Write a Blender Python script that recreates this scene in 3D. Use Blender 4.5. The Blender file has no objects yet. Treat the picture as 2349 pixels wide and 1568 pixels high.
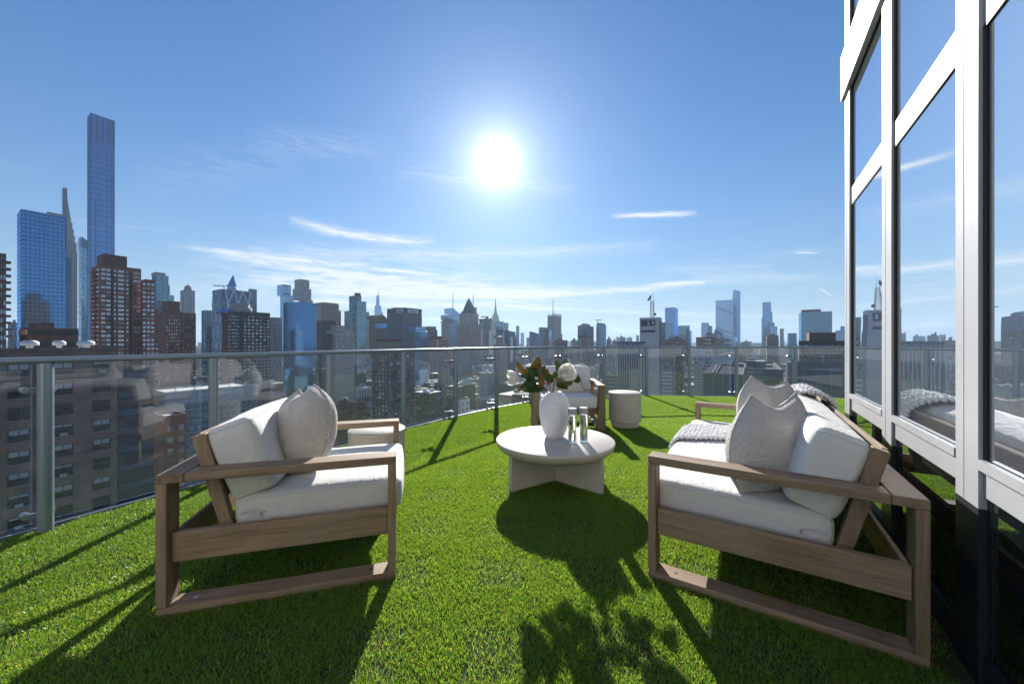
import bpy, bmesh, math, random
from mathutils import Vector, Matrix, noise
R = math.radians
rng = random.Random(7)
sc = bpy.context.scene
col = sc.collection

# ------------------------------------------------------------------ camera, sky, sun, exposure
CAMH = 1.17
F = 850.0            # focal length in units of a 2348-wide picture; used to size distant buildings from survey angles
cam_d = bpy.data.cameras.new('camera'); cam = bpy.data.objects.new('camera', cam_d); col.objects.link(cam)
cam.location = (0, 0, CAMH); cam.rotation_euler = (R(90), 0, 0)
cam_d.sensor_width = 36; cam_d.lens = 36*F/2348; cam_d.clip_start = 0.05; cam_d.clip_end = 60000
sc.camera = cam

SUN_AZ, SUN_EL = R(-2.29), R(26.0)      # azimuth from +Y, clockwise
sun_dir = Vector((math.sin(SUN_AZ)*math.cos(SUN_EL), math.cos(SUN_AZ)*math.cos(SUN_EL), math.sin(SUN_EL)))
sun_l = bpy.data.lights.new('sun', 'SUN'); sun_l.energy = 4.3; sun_l.angle = R(0.55); sun_l.color = (1, .95, .87)
sun = bpy.data.objects.new('sun', sun_l); col.objects.link(sun)
sun.rotation_euler = (-sun_dir).to_track_quat('-Z', 'Y').to_euler(); sun.location = sun_dir*200

world = bpy.data.worlds.new('World'); sc.world = world; world.use_nodes = True
wt = world.node_tree; wt.nodes.clear()
def wn(t, **k):
    n = wt.nodes.new(t)
    for a, b in k.items(): setattr(n, a, b)
    return n
def wl(a, b): wt.links.new(a, b)
def wm(op, a, b=None, c=None, clamp=False):
    n = wn('ShaderNodeMath', operation=op); n.use_clamp = clamp
    for i, v in enumerate((a, b, c)):
        if v is None: continue
        if isinstance(v, (int, float)): n.inputs[i].default_value = v
        else: wl(v, n.inputs[i])
    return n.outputs[0]
sky = wn('ShaderNodeTexSky', sky_type='NISHITA'); sky.sun_disc = False
sky.sun_elevation = SUN_EL; sky.sun_rotation = SUN_AZ
sky.altitude = 100; sky.air_density = 1.25; sky.dust_density = 0.25; sky.ozone_density = 3.2
tcw = wn('ShaderNodeTexCoord'); sepw = wn('ShaderNodeSeparateXYZ'); wl(tcw.outputs['Generated'], sepw.inputs[0])
az = wm('MULTIPLY', wm('ARCTAN2', sepw.outputs[0], sepw.outputs[1]), 180/math.pi)
el = wm('MULTIPLY', wm('ARCSINE', sepw.outputs[2]), 180/math.pi)
def azel(px, py):
    a = math.atan2(px-1174, F); return math.degrees(a), math.degrees(math.atan2(785-py, math.hypot(F, px-1174)))
def wnoise(sx, sy, rot, scale, detail, seed, dist=0.0):
    cb = wn('ShaderNodeCombineXYZ'); wl(az, cb.inputs[0]); wl(el, cb.inputs[1])
    mp = wn('ShaderNodeMapping'); wl(cb.outputs[0], mp.inputs[0])
    mp.inputs['Rotation'].default_value = (0, 0, rot); mp.inputs['Scale'].default_value = (sx, sy, 1); mp.inputs['Location'].default_value = (seed, seed*1.7, seed)
    nz = wn('ShaderNodeTexNoise'); wl(mp.outputs[0], nz.inputs['Vector'])
    nz.inputs['Scale'].default_value = scale; nz.inputs['Detail'].default_value = detail; nz.inputs['Roughness'].default_value = .62; nz.inputs['Distortion'].default_value = dist
    return nz.outputs[0]
NZ1 = wnoise(.30, 1.3, .12, .8, 4, 3.0, .5); NZ2 = wnoise(.22, 2.2, .14, 1.0, 9, 9.0, .9)
def streak(x0, y0, x1, y1, w, amp, bend=0.0, noisy=.6, seed=0, sharp=2.0):
    """one wisp of cirrus between two directions of the sky (azimuth and elevation in degrees)"""
    a0, e0 = azel(x0, y0); a1, e1 = azel(x1, y1)
    L = math.hypot(a1-a0, e1-e0); c, s = (a1-a0)/L, (e1-e0)/L
    da = wm('SUBTRACT', az, a0); de = wm('SUBTRACT', el, e0)
    t = wm('DIVIDE', wm('ADD', wm('MULTIPLY', da, c), wm('MULTIPLY', de, s)), L)
    d = wm('ADD', wm('MULTIPLY', da, -s), wm('MULTIPLY', de, c))
    if bend: d = wm('SUBTRACT', d, wm('MULTIPLY', wm('MULTIPLY', t, wm('SUBTRACT', 1.0, t)), 4*bend))
    d = wm('ADD', d, wm('MULTIPLY', wm('SUBTRACT', NZ1, .5), w*1.8))
    q = wm('DIVIDE', d, w)
    g = wm('EXPONENT', wm('MULTIPLY', wm('POWER', wm('ABSOLUTE', q), sharp), -1.0))
    env = wm('MULTIPLY', wm('MULTIPLY', t, wm('SUBTRACT', 1.0, t)), 4.0, clamp=True)
    env = wm('POWER', wm('MAXIMUM', env, 0.0), .6)
    tex = wm('MULTIPLY_ADD', wm('SUBTRACT', NZ2, .5), noisy*5, 1-noisy*.55, clamp=True)
    return wm('MULTIPLY', wm('MULTIPLY', wm('MULTIPLY', g, env), tex), amp)
cl = None
for i, a in enumerate([
    (660, 502, 1000, 552, .6, .8, -.75, .6), (380, 562, 860, 612, .32, .55, .1, .5), (480, 580, 1000, 655, .55, .6, .0, .5),
    (560, 640, 1320, 672, .95, .85, .25, .55), (700, 668, 1620, 650, .45, .8, -.15, .5), (850, 615, 1010, 632, .2, .7, 0, .4),
    (560, 570, 1520, 560, .9, .33, .5, .5), (1000, 690, 1960, 730, .3, .4, 0, .5), (560, 320, 900, 350, 1.6, .12, .5, .8), (300, 420, 700, 370, 1.9, .08, .4, .8),
    (1400, 497, 1600, 490, .3, .85, .12, .35), (640, 690, 1250, 705, .4, .6, 0, .5), (760, 722, 1200, 740, .35, .5, 0, .5),
    (1480, 655, 1620, 648, .22, .8, .05, .3), (1876, 658, 1915, 682, .07, .6, -.1, .1), (1820, 580, 1880, 581, .12, .5, 0, .2), (1130, 685, 1240, 700, .14, .6, 0, .3),
    (1390, 757, 1500, 762, .28, .5, 0, .5), (1760, 770, 1960, 765, .3, .4, 0, .5), (1560, 742, 1690, 748, .2, .35, 0, .5), (900, 395, 1330, 430, 1.2, .22, .3, .9), (420, 600, 1250, 640, 2.2, .34, .3, .8), (650, 690, 1500, 690, 1.6, .32, .2, .8), (350, 650, 800, 700, 1.5, .26, .0, .8)]):
    s_ = streak(*a, seed=i)
    cl = s_ if cl is None else wm('ADD', cl, s_)
# the same thin cirrus carried on round the rest of the sky
gen = wm('MULTIPLY', wm('SUBTRACT', wnoise(.05, .42, .08, 1.0, 7, 4.0, .8), .56), 3.0, clamp=True)
fade = wm('EXPONENT', wm('MULTIPLY', wm('POWER', wm('DIVIDE', wm('SUBTRACT', el, 7.0), 7.0), 2.0), -1.0))
cl = wm('ADD', cl, wm('MULTIPLY', wm('MULTIPLY', gen, fade), .42))
cl = wm('MINIMUM', wm('MULTIPLY', cl, 1.45), .95)
# sun: disc and aureole in the thin cloud
nrm = wn('ShaderNodeVectorMath', operation='NORMALIZE'); wl(tcw.outputs['Generated'], nrm.inputs[0])
dt = wn('ShaderNodeVectorMath', operation='DOT_PRODUCT'); wl(nrm.outputs[0], dt.inputs[0]); dt.inputs[1].default_value = sun_dir
ang = wm('MULTIPLY', wm('ARCCOSINE', wm('MINIMUM', dt.outputs['Value'], .9999999)), 180/math.pi)
GLOW_K = 1.0
glow = wm('ADD', wm('MULTIPLY', wm('EXPONENT', wm('MULTIPLY', wm('POWER', wm('DIVIDE', ang, 1.45), 2.0), -1.0)), 6.0),
          wm('ADD', wm('MULTIPLY', wm('EXPONENT', wm('DIVIDE', ang, -2.3)), .8), wm('MULTIPLY', wm('EXPONENT', wm('DIVIDE', ang, -9.0)), .085)))
SKY_S = 0.043
bg = wn('ShaderNodeBackground'); bg.inputs['Strength'].default_value = SKY_S
world.cycles.sampling_method = 'MANUAL'; world.cycles.sample_map_resolution = 512
hsv = wn('ShaderNodeHueSaturation'); wl(sky.outputs[0], hsv.inputs['Color']); hsv.inputs['Saturation'].default_value = 1.28
wb = wn('ShaderNodeVectorMath', operation='MULTIPLY'); wl(hsv.outputs[0], wb.inputs[0]); wb.inputs[1].default_value = (.72, .98, 1.24)     # daylight white balance
veil = wn('ShaderNodeMix', data_type='RGBA'); wl(wb.outputs[0], veil.inputs['A']); veil.inputs['B'].default_value = (.24/SKY_S, .295/SKY_S, .355/SKY_S, 1)     # pale low haze of the air above the city
wl(wm('MULTIPLY', wm('EXPONENT', wm('DIVIDE', wm('MAXIMUM', el, 0.0), -6.5)), .88), veil.inputs['Factor'])
veil2 = wn('ShaderNodeMix', data_type='RGBA'); wl(veil.outputs['Result'], veil2.inputs['A']); veil2.inputs['B'].default_value = (.125/SKY_S, .185/SKY_S, .285/SKY_S, 1)
wl(wm('MULTIPLY', wm('EXPONENT', wm('DIVIDE', wm('MAXIMUM', el, 0.0), -24.0)), .55), veil2.inputs['Factor'])
mixc = wn('ShaderNodeMix', data_type='RGBA'); wl(cl, mixc.inputs['Factor']); wl(veil2.outputs['Result'], mixc.inputs['A'])
mixc.inputs['B'].default_value = (.41/SKY_S, .43/SKY_S, .46/SKY_S, 1)
glc = wn('ShaderNodeVectorMath', operation='SCALE'); glc.inputs[0].default_value = (1/SKY_S, .985/SKY_S, .94/SKY_S); wl(glow, glc.inputs['Scale'])
addc = wn('ShaderNodeVectorMath', operation='ADD'); wl(mixc.outputs['Result'], addc.inputs[0]); wl(glc.outputs[0], addc.inputs[1])
wl(addc.outputs[0], bg.inputs['Color'])
wo = wn('ShaderNodeOutputWorld'); wl(bg.outputs[0], wo.inputs['Surface'])

sc.view_settings.view_transform = 'Standard'; sc.view_settings.look = 'None'
sc.view_settings.exposure = 1.12; sc.view_settings.gamma = 1.0; sc.view_settings.use_curve_mapping = False
sc.render.engine = 'CYCLES'
sc.cycles.use_denoising = True; sc.cycles.max_bounces = 8; sc.cycles.transparent_max_bounces = 24
sc.cycles.glossy_bounces = 5; sc.cycles.diffuse_bounces = 3; sc.cycles.transmission_bounces = 8; sc.cycles.sample_clamp_indirect = 6; sc.cycles.caustics_reflective = False; sc.cycles.caustics_refractive = False

# ------------------------------------------------------------------ helpers
def tag(o, label=None, cat=None, group=None, kind=None):
    if label: o['label'] = label
    if cat: o['category'] = cat
    if group: o['group'] = group
    if kind: o['kind'] = kind
    return o
def empty(name, loc=(0, 0, 0), rz=0.0, parent=None):
    o = bpy.data.objects.new(name, None); col.objects.link(o); o.location = loc; o.rotation_euler = (0, 0, rz); o.empty_display_size = .1
    o.parent = parent; return o
def link(name, me, parent=None, loc=(0, 0, 0), rot=(0, 0, 0), scale=None):
    o = bpy.data.objects.new(name, me); col.objects.link(o); o.parent = parent; o.location = loc; o.rotation_euler = rot
    if scale: o.scale = scale
    return o
class MB:
    """collects shapes and builds them as one mesh"""
    def __init__(s): s.v = []; s.f = []; s.m = []; s.mi = 0; s.sm = []
    def add(s, vs, fs, smooth=False):
        n = len(s.v); s.v += [tuple(p) for p in vs]
        for f in fs: s.f.append(tuple(i+n for i in f)); s.m.append(s.mi); s.sm.append(smooth)
    def box(s, x0, y0, z0, x1, y1, z1):
        if x0 > x1: x0, x1 = x1, x0
        if y0 > y1: y0, y1 = y1, y0
        if z0 > z1: z0, z1 = z1, z0
        s.add([(x0,y0,z0),(x1,y0,z0),(x1,y1,z0),(x0,y1,z0),(x0,y0,z1),(x1,y0,z1),(x1,y1,z1),(x0,y1,z1)],
              [(0,3,2,1),(4,5,6,7),(0,1,5,4),(1,2,6,5),(2,3,7,6),(3,0,4,7)])
    def prism(s, pts, z0, z1, top=None):
        n = len(pts); top = top or pts
        s.add([(p[0],p[1],z0) for p in pts]+[(p[0],p[1],z1) for p in top],
              [tuple(range(n-1,-1,-1)), tuple(range(n,2*n))]+[(i,(i+1)%n,n+(i+1)%n,n+i) for i in range(n)])
    def lathe(s, prof, n=32, c=(0, 0), smooth=True, cap=True):
        vs = []; fs = []
        for r, z in prof:
            for k in range(n):
                a = 2*math.pi*k/n; vs.append((c[0]+r*math.cos(a), c[1]+r*math.sin(a), z))
        for j in range(len(prof)-1):
            for k in range(n): fs.append((j*n+k, j*n+(k+1)%n, (j+1)*n+(k+1)%n, (j+1)*n+k))
        s.add(vs, fs, smooth)
        if cap:
            s.add(vs[:n], [tuple(range(n-1,-1,-1))]); s.add(vs[-n:], [tuple(range(n))])
    def tube(s, pts, r, n=10, r2=None, cap=True):
        pts = [Vector(p) for p in pts]; vs = []; fs = []; up = None
        for i, p in enumerate(pts):
            t = (pts[min(i+1, len(pts)-1)]-pts[max(i-1, 0)]).normalized()
            if up is None: up = t.orthogonal().normalized()
            up = (up-t*up.dot(t)).normalized(); sd = t.cross(up)
            rr = r if r2 is None else r+(r2-r)*i/(len(pts)-1)
            for k in range(n):
                a = 2*math.pi*k/n; vs.append(p+up*rr*math.cos(a)+sd*rr*math.sin(a))
        for j in range(len(pts)-1):
            for k in range(n): fs.append((j*n+k, j*n+(k+1)%n, (j+1)*n+(k+1)%n, (j+1)*n+k))
        s.add(vs, fs, True)
        if cap: s.add(vs[:n], [tuple(range(n-1,-1,-1))]); s.add(vs[-n:], [tuple(range(n))])
    def mesh(s, name, mats):
        me = bpy.data.meshes.new(name); me.from_pydata(s.v, [], s.f)
        for m in (mats if isinstance(mats, (list, tuple)) else [mats]): me.materials.append(m)
        me.polygons.foreach_set('material_index', s.m); me.polygons.foreach_set('use_smooth', s.sm); me.update(); return me
    def build(s, name, mats, parent=None, loc=(0, 0, 0), rot=(0, 0, 0)): return link(name, s.mesh(name, mats), parent, loc, rot)

# ------------------------------------------------------------------ materials
def mat(name, base, rough=.6, metal=0.0, spec=.5, var=0.0, vscale=5.0, bump=0.0, bscale=50.0, vcol=None, stretch=None, coord='Object', sheen=0.0, rvar=0.0, vdetail=4):
    m = bpy.data.materials.new(name); m.use_nodes = True; nt = m.node_tree; p = nt.nodes['Principled BSDF']
    p.inputs['Base Color'].default_value = (*base, 1); p.inputs['Roughness'].default_value = rough; p.inputs['Metallic'].default_value = metal
    p.inputs['Specular IOR Level'].default_value = spec
    if sheen: p.inputs['Sheen Weight'].default_value = sheen; p.inputs['Sheen Roughness'].default_value = .5
    tc = nt.nodes.new('ShaderNodeTexCoord'); mp = nt.nodes.new('ShaderNodeMapping'); nt.links.new(tc.outputs[coord], mp.inputs[0])
    if stretch: mp.inputs['Scale'].default_value = stretch
    if var:
        nz = nt.nodes.new('ShaderNodeTexNoise'); nz.inputs['Scale'].default_value = vscale; nz.inputs['Detail'].default_value = vdetail; nt.links.new(mp.outputs[0], nz.inputs['Vector'])
        rp = nt.nodes.new('ShaderNodeMapRange'); rp.inputs[1].default_value = .3; rp.inputs[2].default_value = .7; nt.links.new(nz.outputs[0], rp.inputs[0])
        mx = nt.nodes.new('ShaderNodeMix'); mx.data_type = 'RGBA'; nt.links.new(rp.outputs[0], mx.inputs['Factor'])
        c2 = vcol or tuple(c*(1-var) for c in base); mx.inputs['A'].default_value = (*base, 1); mx.inputs['B'].default_value = (*c2, 1)
        nt.links.new(mx.outputs['Result'], p.inputs['Base Color'])
        if rvar:
            r2 = nt.nodes.new('ShaderNodeMapRange'); r2.inputs[3].default_value = rough-rvar; r2.inputs[4].default_value = rough+rvar; nt.links.new(nz.outputs[0], r2.inputs[0]); nt.links.new(r2.outputs[0], p.inputs['Roughness'])
    if bump:
        nb = nt.nodes.new('ShaderNodeTexNoise'); nb.inputs['Scale'].default_value = bscale; nb.inputs['Detail'].default_value = 3; nt.links.new(mp.outputs[0], nb.inputs['Vector'])
        bp = nt.nodes.new('ShaderNodeBump'); bp.inputs['Strength'].default_value = bump; bp.inputs['Distance'].default_value = 1/bscale; nt.links.new(nb.outputs[0], bp.inputs['Height']); nt.links.new(bp.outputs[0], p.inputs['Normal'])
    return m
def soft_creases(m, scale=9.0, strength=.35, dist=.02):
    nt = m.node_tree; p = nt.nodes['Principled BSDF']; tc = nt.nodes.new('ShaderNodeTexCoord'); mp = nt.nodes.new('ShaderNodeMapping'); mp.inputs['Scale'].default_value = (1, 2.2, 1.4); mp.inputs['Rotation'].default_value = (.3, .2, .5); nt.links.new(tc.outputs['Object'], mp.inputs[0])
    n = nt.nodes.new('ShaderNodeTexNoise'); n.inputs['Scale'].default_value = scale; n.inputs['Detail'].default_value = 4; n.inputs['Distortion'].default_value = 1.2; nt.links.new(mp.outputs[0], n.inputs['Vector'])
    bp = nt.nodes.new('ShaderNodeBump'); bp.inputs['Strength'].default_value = strength; bp.inputs['Distance'].default_value = dist; nt.links.new(n.outputs[0], bp.inputs['Height'])
    old = p.inputs['Normal'].links
    if old: nt.links.new(old[0].from_socket, bp.inputs['Normal'])
    nt.links.new(bp.outputs[0], p.inputs['Normal'])
def glassy(name, tint, dark, lo, hi, rough=.02, bump=0.0, bscale=1.0):
    """coated glass over a dark room: fresnel mirror over a dark body"""
    m = bpy.data.materials.new(name); m.use_nodes = True; nt = m.node_tree; nt.nodes.clear()
    o = nt.nodes.new('ShaderNodeOutputMaterial'); d = nt.nodes.new('ShaderNodeBsdfDiffuse'); g = nt.nodes.new('ShaderNodeBsdfGlossy'); mx = nt.nodes.new('ShaderNodeMixShader')
    d.inputs['Color'].default_value = (*dark, 1); g.inputs['Color'].default_value = (*tint, 1); g.inputs['Roughness'].default_value = rough
    fr = nt.nodes.new('ShaderNodeFresnel'); fr.inputs['IOR'].default_value = 1.5
    mr = nt.nodes.new('ShaderNodeMapRange'); mr.inputs[1].default_value = .04; mr.inputs[2].default_value = .6; mr.inputs[3].default_value = lo; mr.inputs[4].default_value = hi
    nt.links.new(fr.outputs[0], mr.inputs[0]); nt.links.new(mr.outputs[0], mx.inputs[0]); nt.links.new(d.outputs[0], mx.inputs[1]); nt.links.new(g.outputs[0], mx.inputs[2]); nt.links.new(mx.outputs[0], o.inputs[0])
    if bump:
        tc = nt.nodes.new('ShaderNodeTexCoord'); nb = nt.nodes.new('ShaderNodeTexNoise'); nb.inputs['Scale'].default_value = bscale; nb.inputs['Detail'].default_value = 2
        nt.links.new(tc.outputs['Object'], nb.inputs['Vector']); bp = nt.nodes.new('ShaderNodeBump'); bp.inputs['Strength'].default_value = bump; bp.inputs['Distance'].default_value = .1/bscale
        nt.links.new(nb.outputs[0], bp.inputs['Height']); nt.links.new(bp.outputs[0], g.inputs['Normal'])
    return m
def clear_glass(name, tint, refl=1.0, haze=0.0):
    m = bpy.data.materials.new(name); m.use_nodes = True; nt = m.node_tree; nt.nodes.clear()
    o = nt.nodes.new('ShaderNodeOutputMaterial'); t = nt.nodes.new('ShaderNodeBsdfTransparent'); g = nt.nodes.new('ShaderNodeBsdfGlossy'); mx = nt.nodes.new('ShaderNodeMixShader')
    t.inputs['Color'].default_value = (*tint, 1); g.inputs['Roughness'].default_value = 0.0; g.inputs['Color'].default_value = (.96, .98, 1, 1)
    fr = nt.nodes.new('ShaderNodeFresnel'); fr.inputs['IOR'].default_value = 1.5
    gb = nt.nodes.new('ShaderNodeNewGeometry'); io = nt.nodes.new('ShaderNodeMapRange'); io.inputs[3].default_value = 1.5; io.inputs[4].default_value = 1/1.5; nt.links.new(gb.outputs['Backfacing'], io.inputs[0]); nt.links.new(io.outputs[0], fr.inputs['IOR'])
    ml = nt.nodes.new('ShaderNodeMath'); ml.operation = 'MULTIPLY'; ml.inputs[1].default_value = refl; ml.use_clamp = True
    nt.links.new(fr.outputs[0], ml.inputs[0]); nt.links.new(ml.outputs[0], mx.inputs[0]); nt.links.new(t.outputs[0], mx.inputs[1]); nt.links.new(g.outputs[0], mx.inputs[2])
    last = mx.outputs[0]
    if haze:      # dust film on the pane
        d = nt.nodes.new('ShaderNodeBsdfDiffuse'); d.inputs['Color'].default_value = (.7, .75, .8, 1); m2 = nt.nodes.new('ShaderNodeMixShader'); m2.inputs[0].default_value = haze
        tr = nt.nodes.new('ShaderNodeBsdfTranslucent'); tr.inputs['Color'].default_value = (.7, .75, .8, 1); ad = nt.nodes.new('ShaderNodeMixShader'); ad.inputs[0].default_value = .5
        nt.links.new(d.outputs[0], ad.inputs[1]); nt.links.new(tr.outputs[0], ad.inputs[2])
        nt.links.new(last, m2.inputs[1]); nt.links.new(ad.outputs[0], m2.inputs[2]); last = m2.outputs[0]
    nt.links.new(last, o.inputs[0]); return m
def wood(name, axis):
    st = [38, 38, 38]; st[axis] = 2.2
    m = bpy.data.materials.new(name); m.use_nodes = True; nt = m.node_tree; p = nt.nodes['Principled BSDF']
    tc = nt.nodes.new('ShaderNodeTexCoord'); mp = nt.nodes.new('ShaderNodeMapping'); mp.inputs['Scale'].default_value = st; nt.links.new(tc.outputs['Object'], mp.inputs[0])
    n1 = nt.nodes.new('ShaderNodeTexNoise'); n1.inputs['Scale'].default_value = 1.0; n1.inputs['Detail'].default_value = 6; n1.inputs['Roughness'].default_value = .7; n1.inputs['Distortion'].default_value = .5; nt.links.new(mp.outputs[0], n1.inputs['Vector'])
    n2 = nt.nodes.new('ShaderNodeTexNoise'); n2.inputs['Scale'].default_value = 3.0; n2.inputs['Detail'].default_value = 3; nt.links.new(tc.outputs['Object'], n2.inputs['Vector'])
    n3 = nt.nodes.new('ShaderNodeTexNoise'); n3.inputs['Scale'].default_value = 4.0; n3.inputs['Detail'].default_value = 8; nt.links.new(mp.outputs[0], n3.inputs['Vector'])
    cr = nt.nodes.new('ShaderNodeValToRGB'); e = cr.color_ramp.elements; e[0].position = .32; e[0].color = (.105, .07, .047, 1); e[1].position = .72; e[1].color = (.31, .225, .16, 1)
    k = cr.color_ramp.elements.new(.5); k.color = (.20, .138, .094, 1); nt.links.new(n1.outputs[0], cr.inputs[0])
    mx = nt.nodes.new('ShaderNodeMix'); mx.data_type = 'RGBA'; mx.blend_type = 'MIX'; mr = nt.nodes.new('ShaderNodeMapRange'); mr.inputs[1].default_value = .35; mr.inputs[2].default_value = .75; mr.inputs[4].default_value = .55
    nt.links.new(n2.outputs[0], mr.inputs[0]); nt.links.new(mr.outputs[0], mx.inputs['Factor']); nt.links.new(cr.outputs[0], mx.inputs['A']); mx.inputs['B'].default_value = (.26, .21, .165, 1)
    oi = nt.nodes.new('ShaderNodeObjectInfo'); rv = nt.nodes.new('ShaderNodeMapRange'); rv.inputs[3].default_value = .95; rv.inputs[4].default_value = 1.42; nt.links.new(oi.outputs['Random'], rv.inputs[0])
    hs = nt.nodes.new('ShaderNodeHueSaturation'); hs.inputs['Saturation'].default_value = 1.08; nt.links.new(rv.outputs[0], hs.inputs['Value']); nt.links.new(mx.outputs['Result'], hs.inputs['Color'])
    nt.links.new(hs.outputs[0], p.inputs['Base Color']); p.inputs['Roughness'].default_value = .62; p.inputs['Specular IOR Level'].default_value = .35
    bp = nt.nodes.new('ShaderNodeBump'); bp.inputs['Strength'].default_value = .35; bp.inputs['Distance'].default_value = .002; nt.links.new(n3.outputs[0], bp.inputs['Height']); nt.links.new(bp.outputs[0], p.inputs['Normal'])
    return m
def boucle(name, base):
    m = bpy.data.materials.new(name); m.use_nodes = True; nt = m.node_tree; p = nt.nodes['Principled BSDF']; p.inputs['Roughness'].default_value = .95; p.inputs['Specular IOR Level'].default_value = .1
    p.inputs['Sheen Weight'].default_value = .3
    tc = nt.nodes.new('ShaderNodeTexCoord'); v = nt.nodes.new('ShaderNodeTexVoronoi'); v.inputs['Scale'].default_value = 130; n = nt.nodes.new('ShaderNodeTexNoise'); n.inputs['Scale'].default_value = 70; n.inputs['Detail'].default_value = 5
    nt.links.new(tc.outputs['Object'], n.inputs['Vector'])
    vm = nt.nodes.new('ShaderNodeVectorMath'); vm.operation = 'MULTIPLY_ADD'; nt.links.new(n.outputs['Color'], vm.inputs[0]); vm.inputs[1].default_value = (.02, .02, .02); nt.links.new(tc.outputs['Object'], vm.inputs[2]); nt.links.new(vm.outputs[0], v.inputs['Vector'])
    mx = nt.nodes.new('ShaderNodeMix'); mx.data_type = 'RGBA'; mx.inputs['A'].default_value = (*base, 1); mx.inputs['B'].default_value = (*[c*.86 for c in base], 1); mr = nt.nodes.new('ShaderNodeMapRange'); mr.inputs[1].default_value = .15; mr.inputs[2].default_value = .7
    nt.links.new(v.outputs['Distance'], mr.inputs[0]); nt.links.new(mr.outputs[0], mx.inputs['Factor']); nt.links.new(mx.outputs['Result'], p.inputs['Base Color'])
    ad = nt.nodes.new('ShaderNodeMath'); ad.operation = 'SUBTRACT'; nt.links.new(n.outputs[0], ad.inputs[0]); nt.links.new(v.outputs['Distance'], ad.inputs[1])
    bp = nt.nodes.new('ShaderNodeBump'); bp.inputs['Strength'].default_value = .9; bp.inputs['Distance'].default_value = .008; nt.links.new(ad.outputs[0], bp.inputs['Height']); nt.links.new(bp.outputs[0], p.inputs['Normal'])
    return m
def leafy(name, base, trans, rough=.4, amt=.45, var=.4, vscale=6, spec=.5):
    m = bpy.data.materials.new(name); m.use_nodes = True; nt = m.node_tree; p = nt.nodes['Principled BSDF']; o = nt.nodes['Material Output']
    p.inputs['Roughness'].default_value = rough; p.inputs['Specular IOR Level'].default_value = spec
    tc = nt.nodes.new('ShaderNodeTexCoord'); gm = nt.nodes.new('ShaderNodeNewGeometry'); n = nt.nodes.new('ShaderNodeTexNoise'); n.inputs['Scale'].default_value = vscale; n.inputs['Detail'].default_value = 5; nt.links.new(gm.outputs['Position'], n.inputs['Vector'])
    mr = nt.nodes.new('ShaderNodeMapRange'); mr.inputs[1].default_value = .3; mr.inputs[2].default_value = .7; nt.links.new(n.outputs[0], mr.inputs[0])
    mx = nt.nodes.new('ShaderNodeMix'); mx.data_type = 'RGBA'; nt.links.new(mr.outputs[0], mx.inputs['Factor']); mx.inputs['A'].default_value = (*base, 1); mx.inputs['B'].default_value = (*[c*(1-var) for c in base], 1)
    nt.links.new(mx.outputs['Result'], p.inputs['Base Color'])
    t = nt.nodes.new('ShaderNodeBsdfTranslucent'); t.inputs['Color'].default_value = (*trans, 1); ms = nt.nodes.new('ShaderNodeMixShader'); ms.inputs[0].default_value = amt
    nt.links.new(p.outputs[0], ms.inputs[1]); nt.links.new(t.outputs[0], ms.inputs[2]); nt.links.new(ms.outputs[0], o.inputs[0]); return m
WOOD = [wood('teak_x', 0), wood('teak_y', 1), wood('teak_z', 2)]
M = dict(
 white_fabric=mat('white_canvas', (.67, .665, .65), .85, var=.05, vscale=3, bump=.12, bscale=420, sheen=.15),
 boucle=boucle('boucle_oat', (.72, .675, .63)), boucle2=boucle('boucle_sand', (.75, .70, .65)),
 linen=mat('linen', (.62, .56, .49), .9, var=.1, vscale=60, bump=.3, bscale=300),
 knit=mat('knit_yarn', (.87, .86, .84), .9, var=.08, vscale=40, bump=.4, bscale=260, sheen=.2),
 plaster=mat('table_plaster', (.55, .51, .46), .55, var=.16, vscale=5, bump=.06, bscale=60),
 drum=mat('drum_concrete', (.56, .515, .455), .7, var=.10, vscale=9, bump=.1, bscale=120),
 ceramic=mat('vase_ceramic', (.80, .805, .82), .38, var=.04, vscale=10),
 cap=mat('bottle_cap', (.30, .31, .33), .4), letters=mat('bottle_lettering', (.60, .60, .58), .5),
 steel=mat('clamp_steel', (.52, .53, .55), .3, metal=.95), rail=mat('rail_paint', (.25, .30, .35), .34, metal=.25, var=.05, vscale=3),
 frame_white=mat('frame_paint', (.43, .435, .445), .42, var=.16, vscale=1.6, bump=.03, bscale=30), frame_dark=mat('frame_dark', (.018, .022, .03), .4, var=.3, vscale=4),
 gasket=mat('gasket', (.012, .012, .014), .6),
 wall_glass=glassy('facade_glass', (.92, .96, 1.0), (.16, .19, .23), .72, 1.0, .006, .012, 2.2), low_glass=glassy('facade_glass_low', (.80, .86, .88), (.008, .010, .012), .22, .95, .006),
 rail_glass=clear_glass('rail_glass', (.955, .975, .98), 1.1, .012), bottle_glass=None, water=None,
 turf_base=mat('turf_backing', (.035, .055, .014), .95, var=.5, vscale=30), slab=mat('terrace_slab', (.35, .34, .33), .8, var=.2, vscale=2),
 stem=mat('stem_bark', (.16, .10, .055), .7, var=.3, vscale=50), leaf_green=leafy('leaf_green', (.045, .11, .022), (.16, .30, .03), .25, .25, .5, 25), leaf_brown=leafy('leaf_brown', (.36, .20, .065), (.42, .20, .04), .7, .35, .45, 25, .2),
 petal=leafy('petal', (.82, .82, .79), (.8, .8, .72), .5, .35, .04, 20, .3),
)
soft_creases(M['white_fabric'])
def principled(name, **k):
    m = bpy.data.materials.new(name); m.use_nodes = True; p = m.node_tree.nodes['Principled BSDF']
    for a, b in k.items(): p.inputs[a.replace('_', ' ')].default_value = b
    return m
M['bottle_glass'] = clear_glass('bottle_glass', (.97, .985, .98), 2.2)
M['water'] = principled('bottle_water', Base_Color=(.95, .98, .98, 1), Roughness=0.0, Transmission_Weight=1.0, IOR=1.25)
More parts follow.
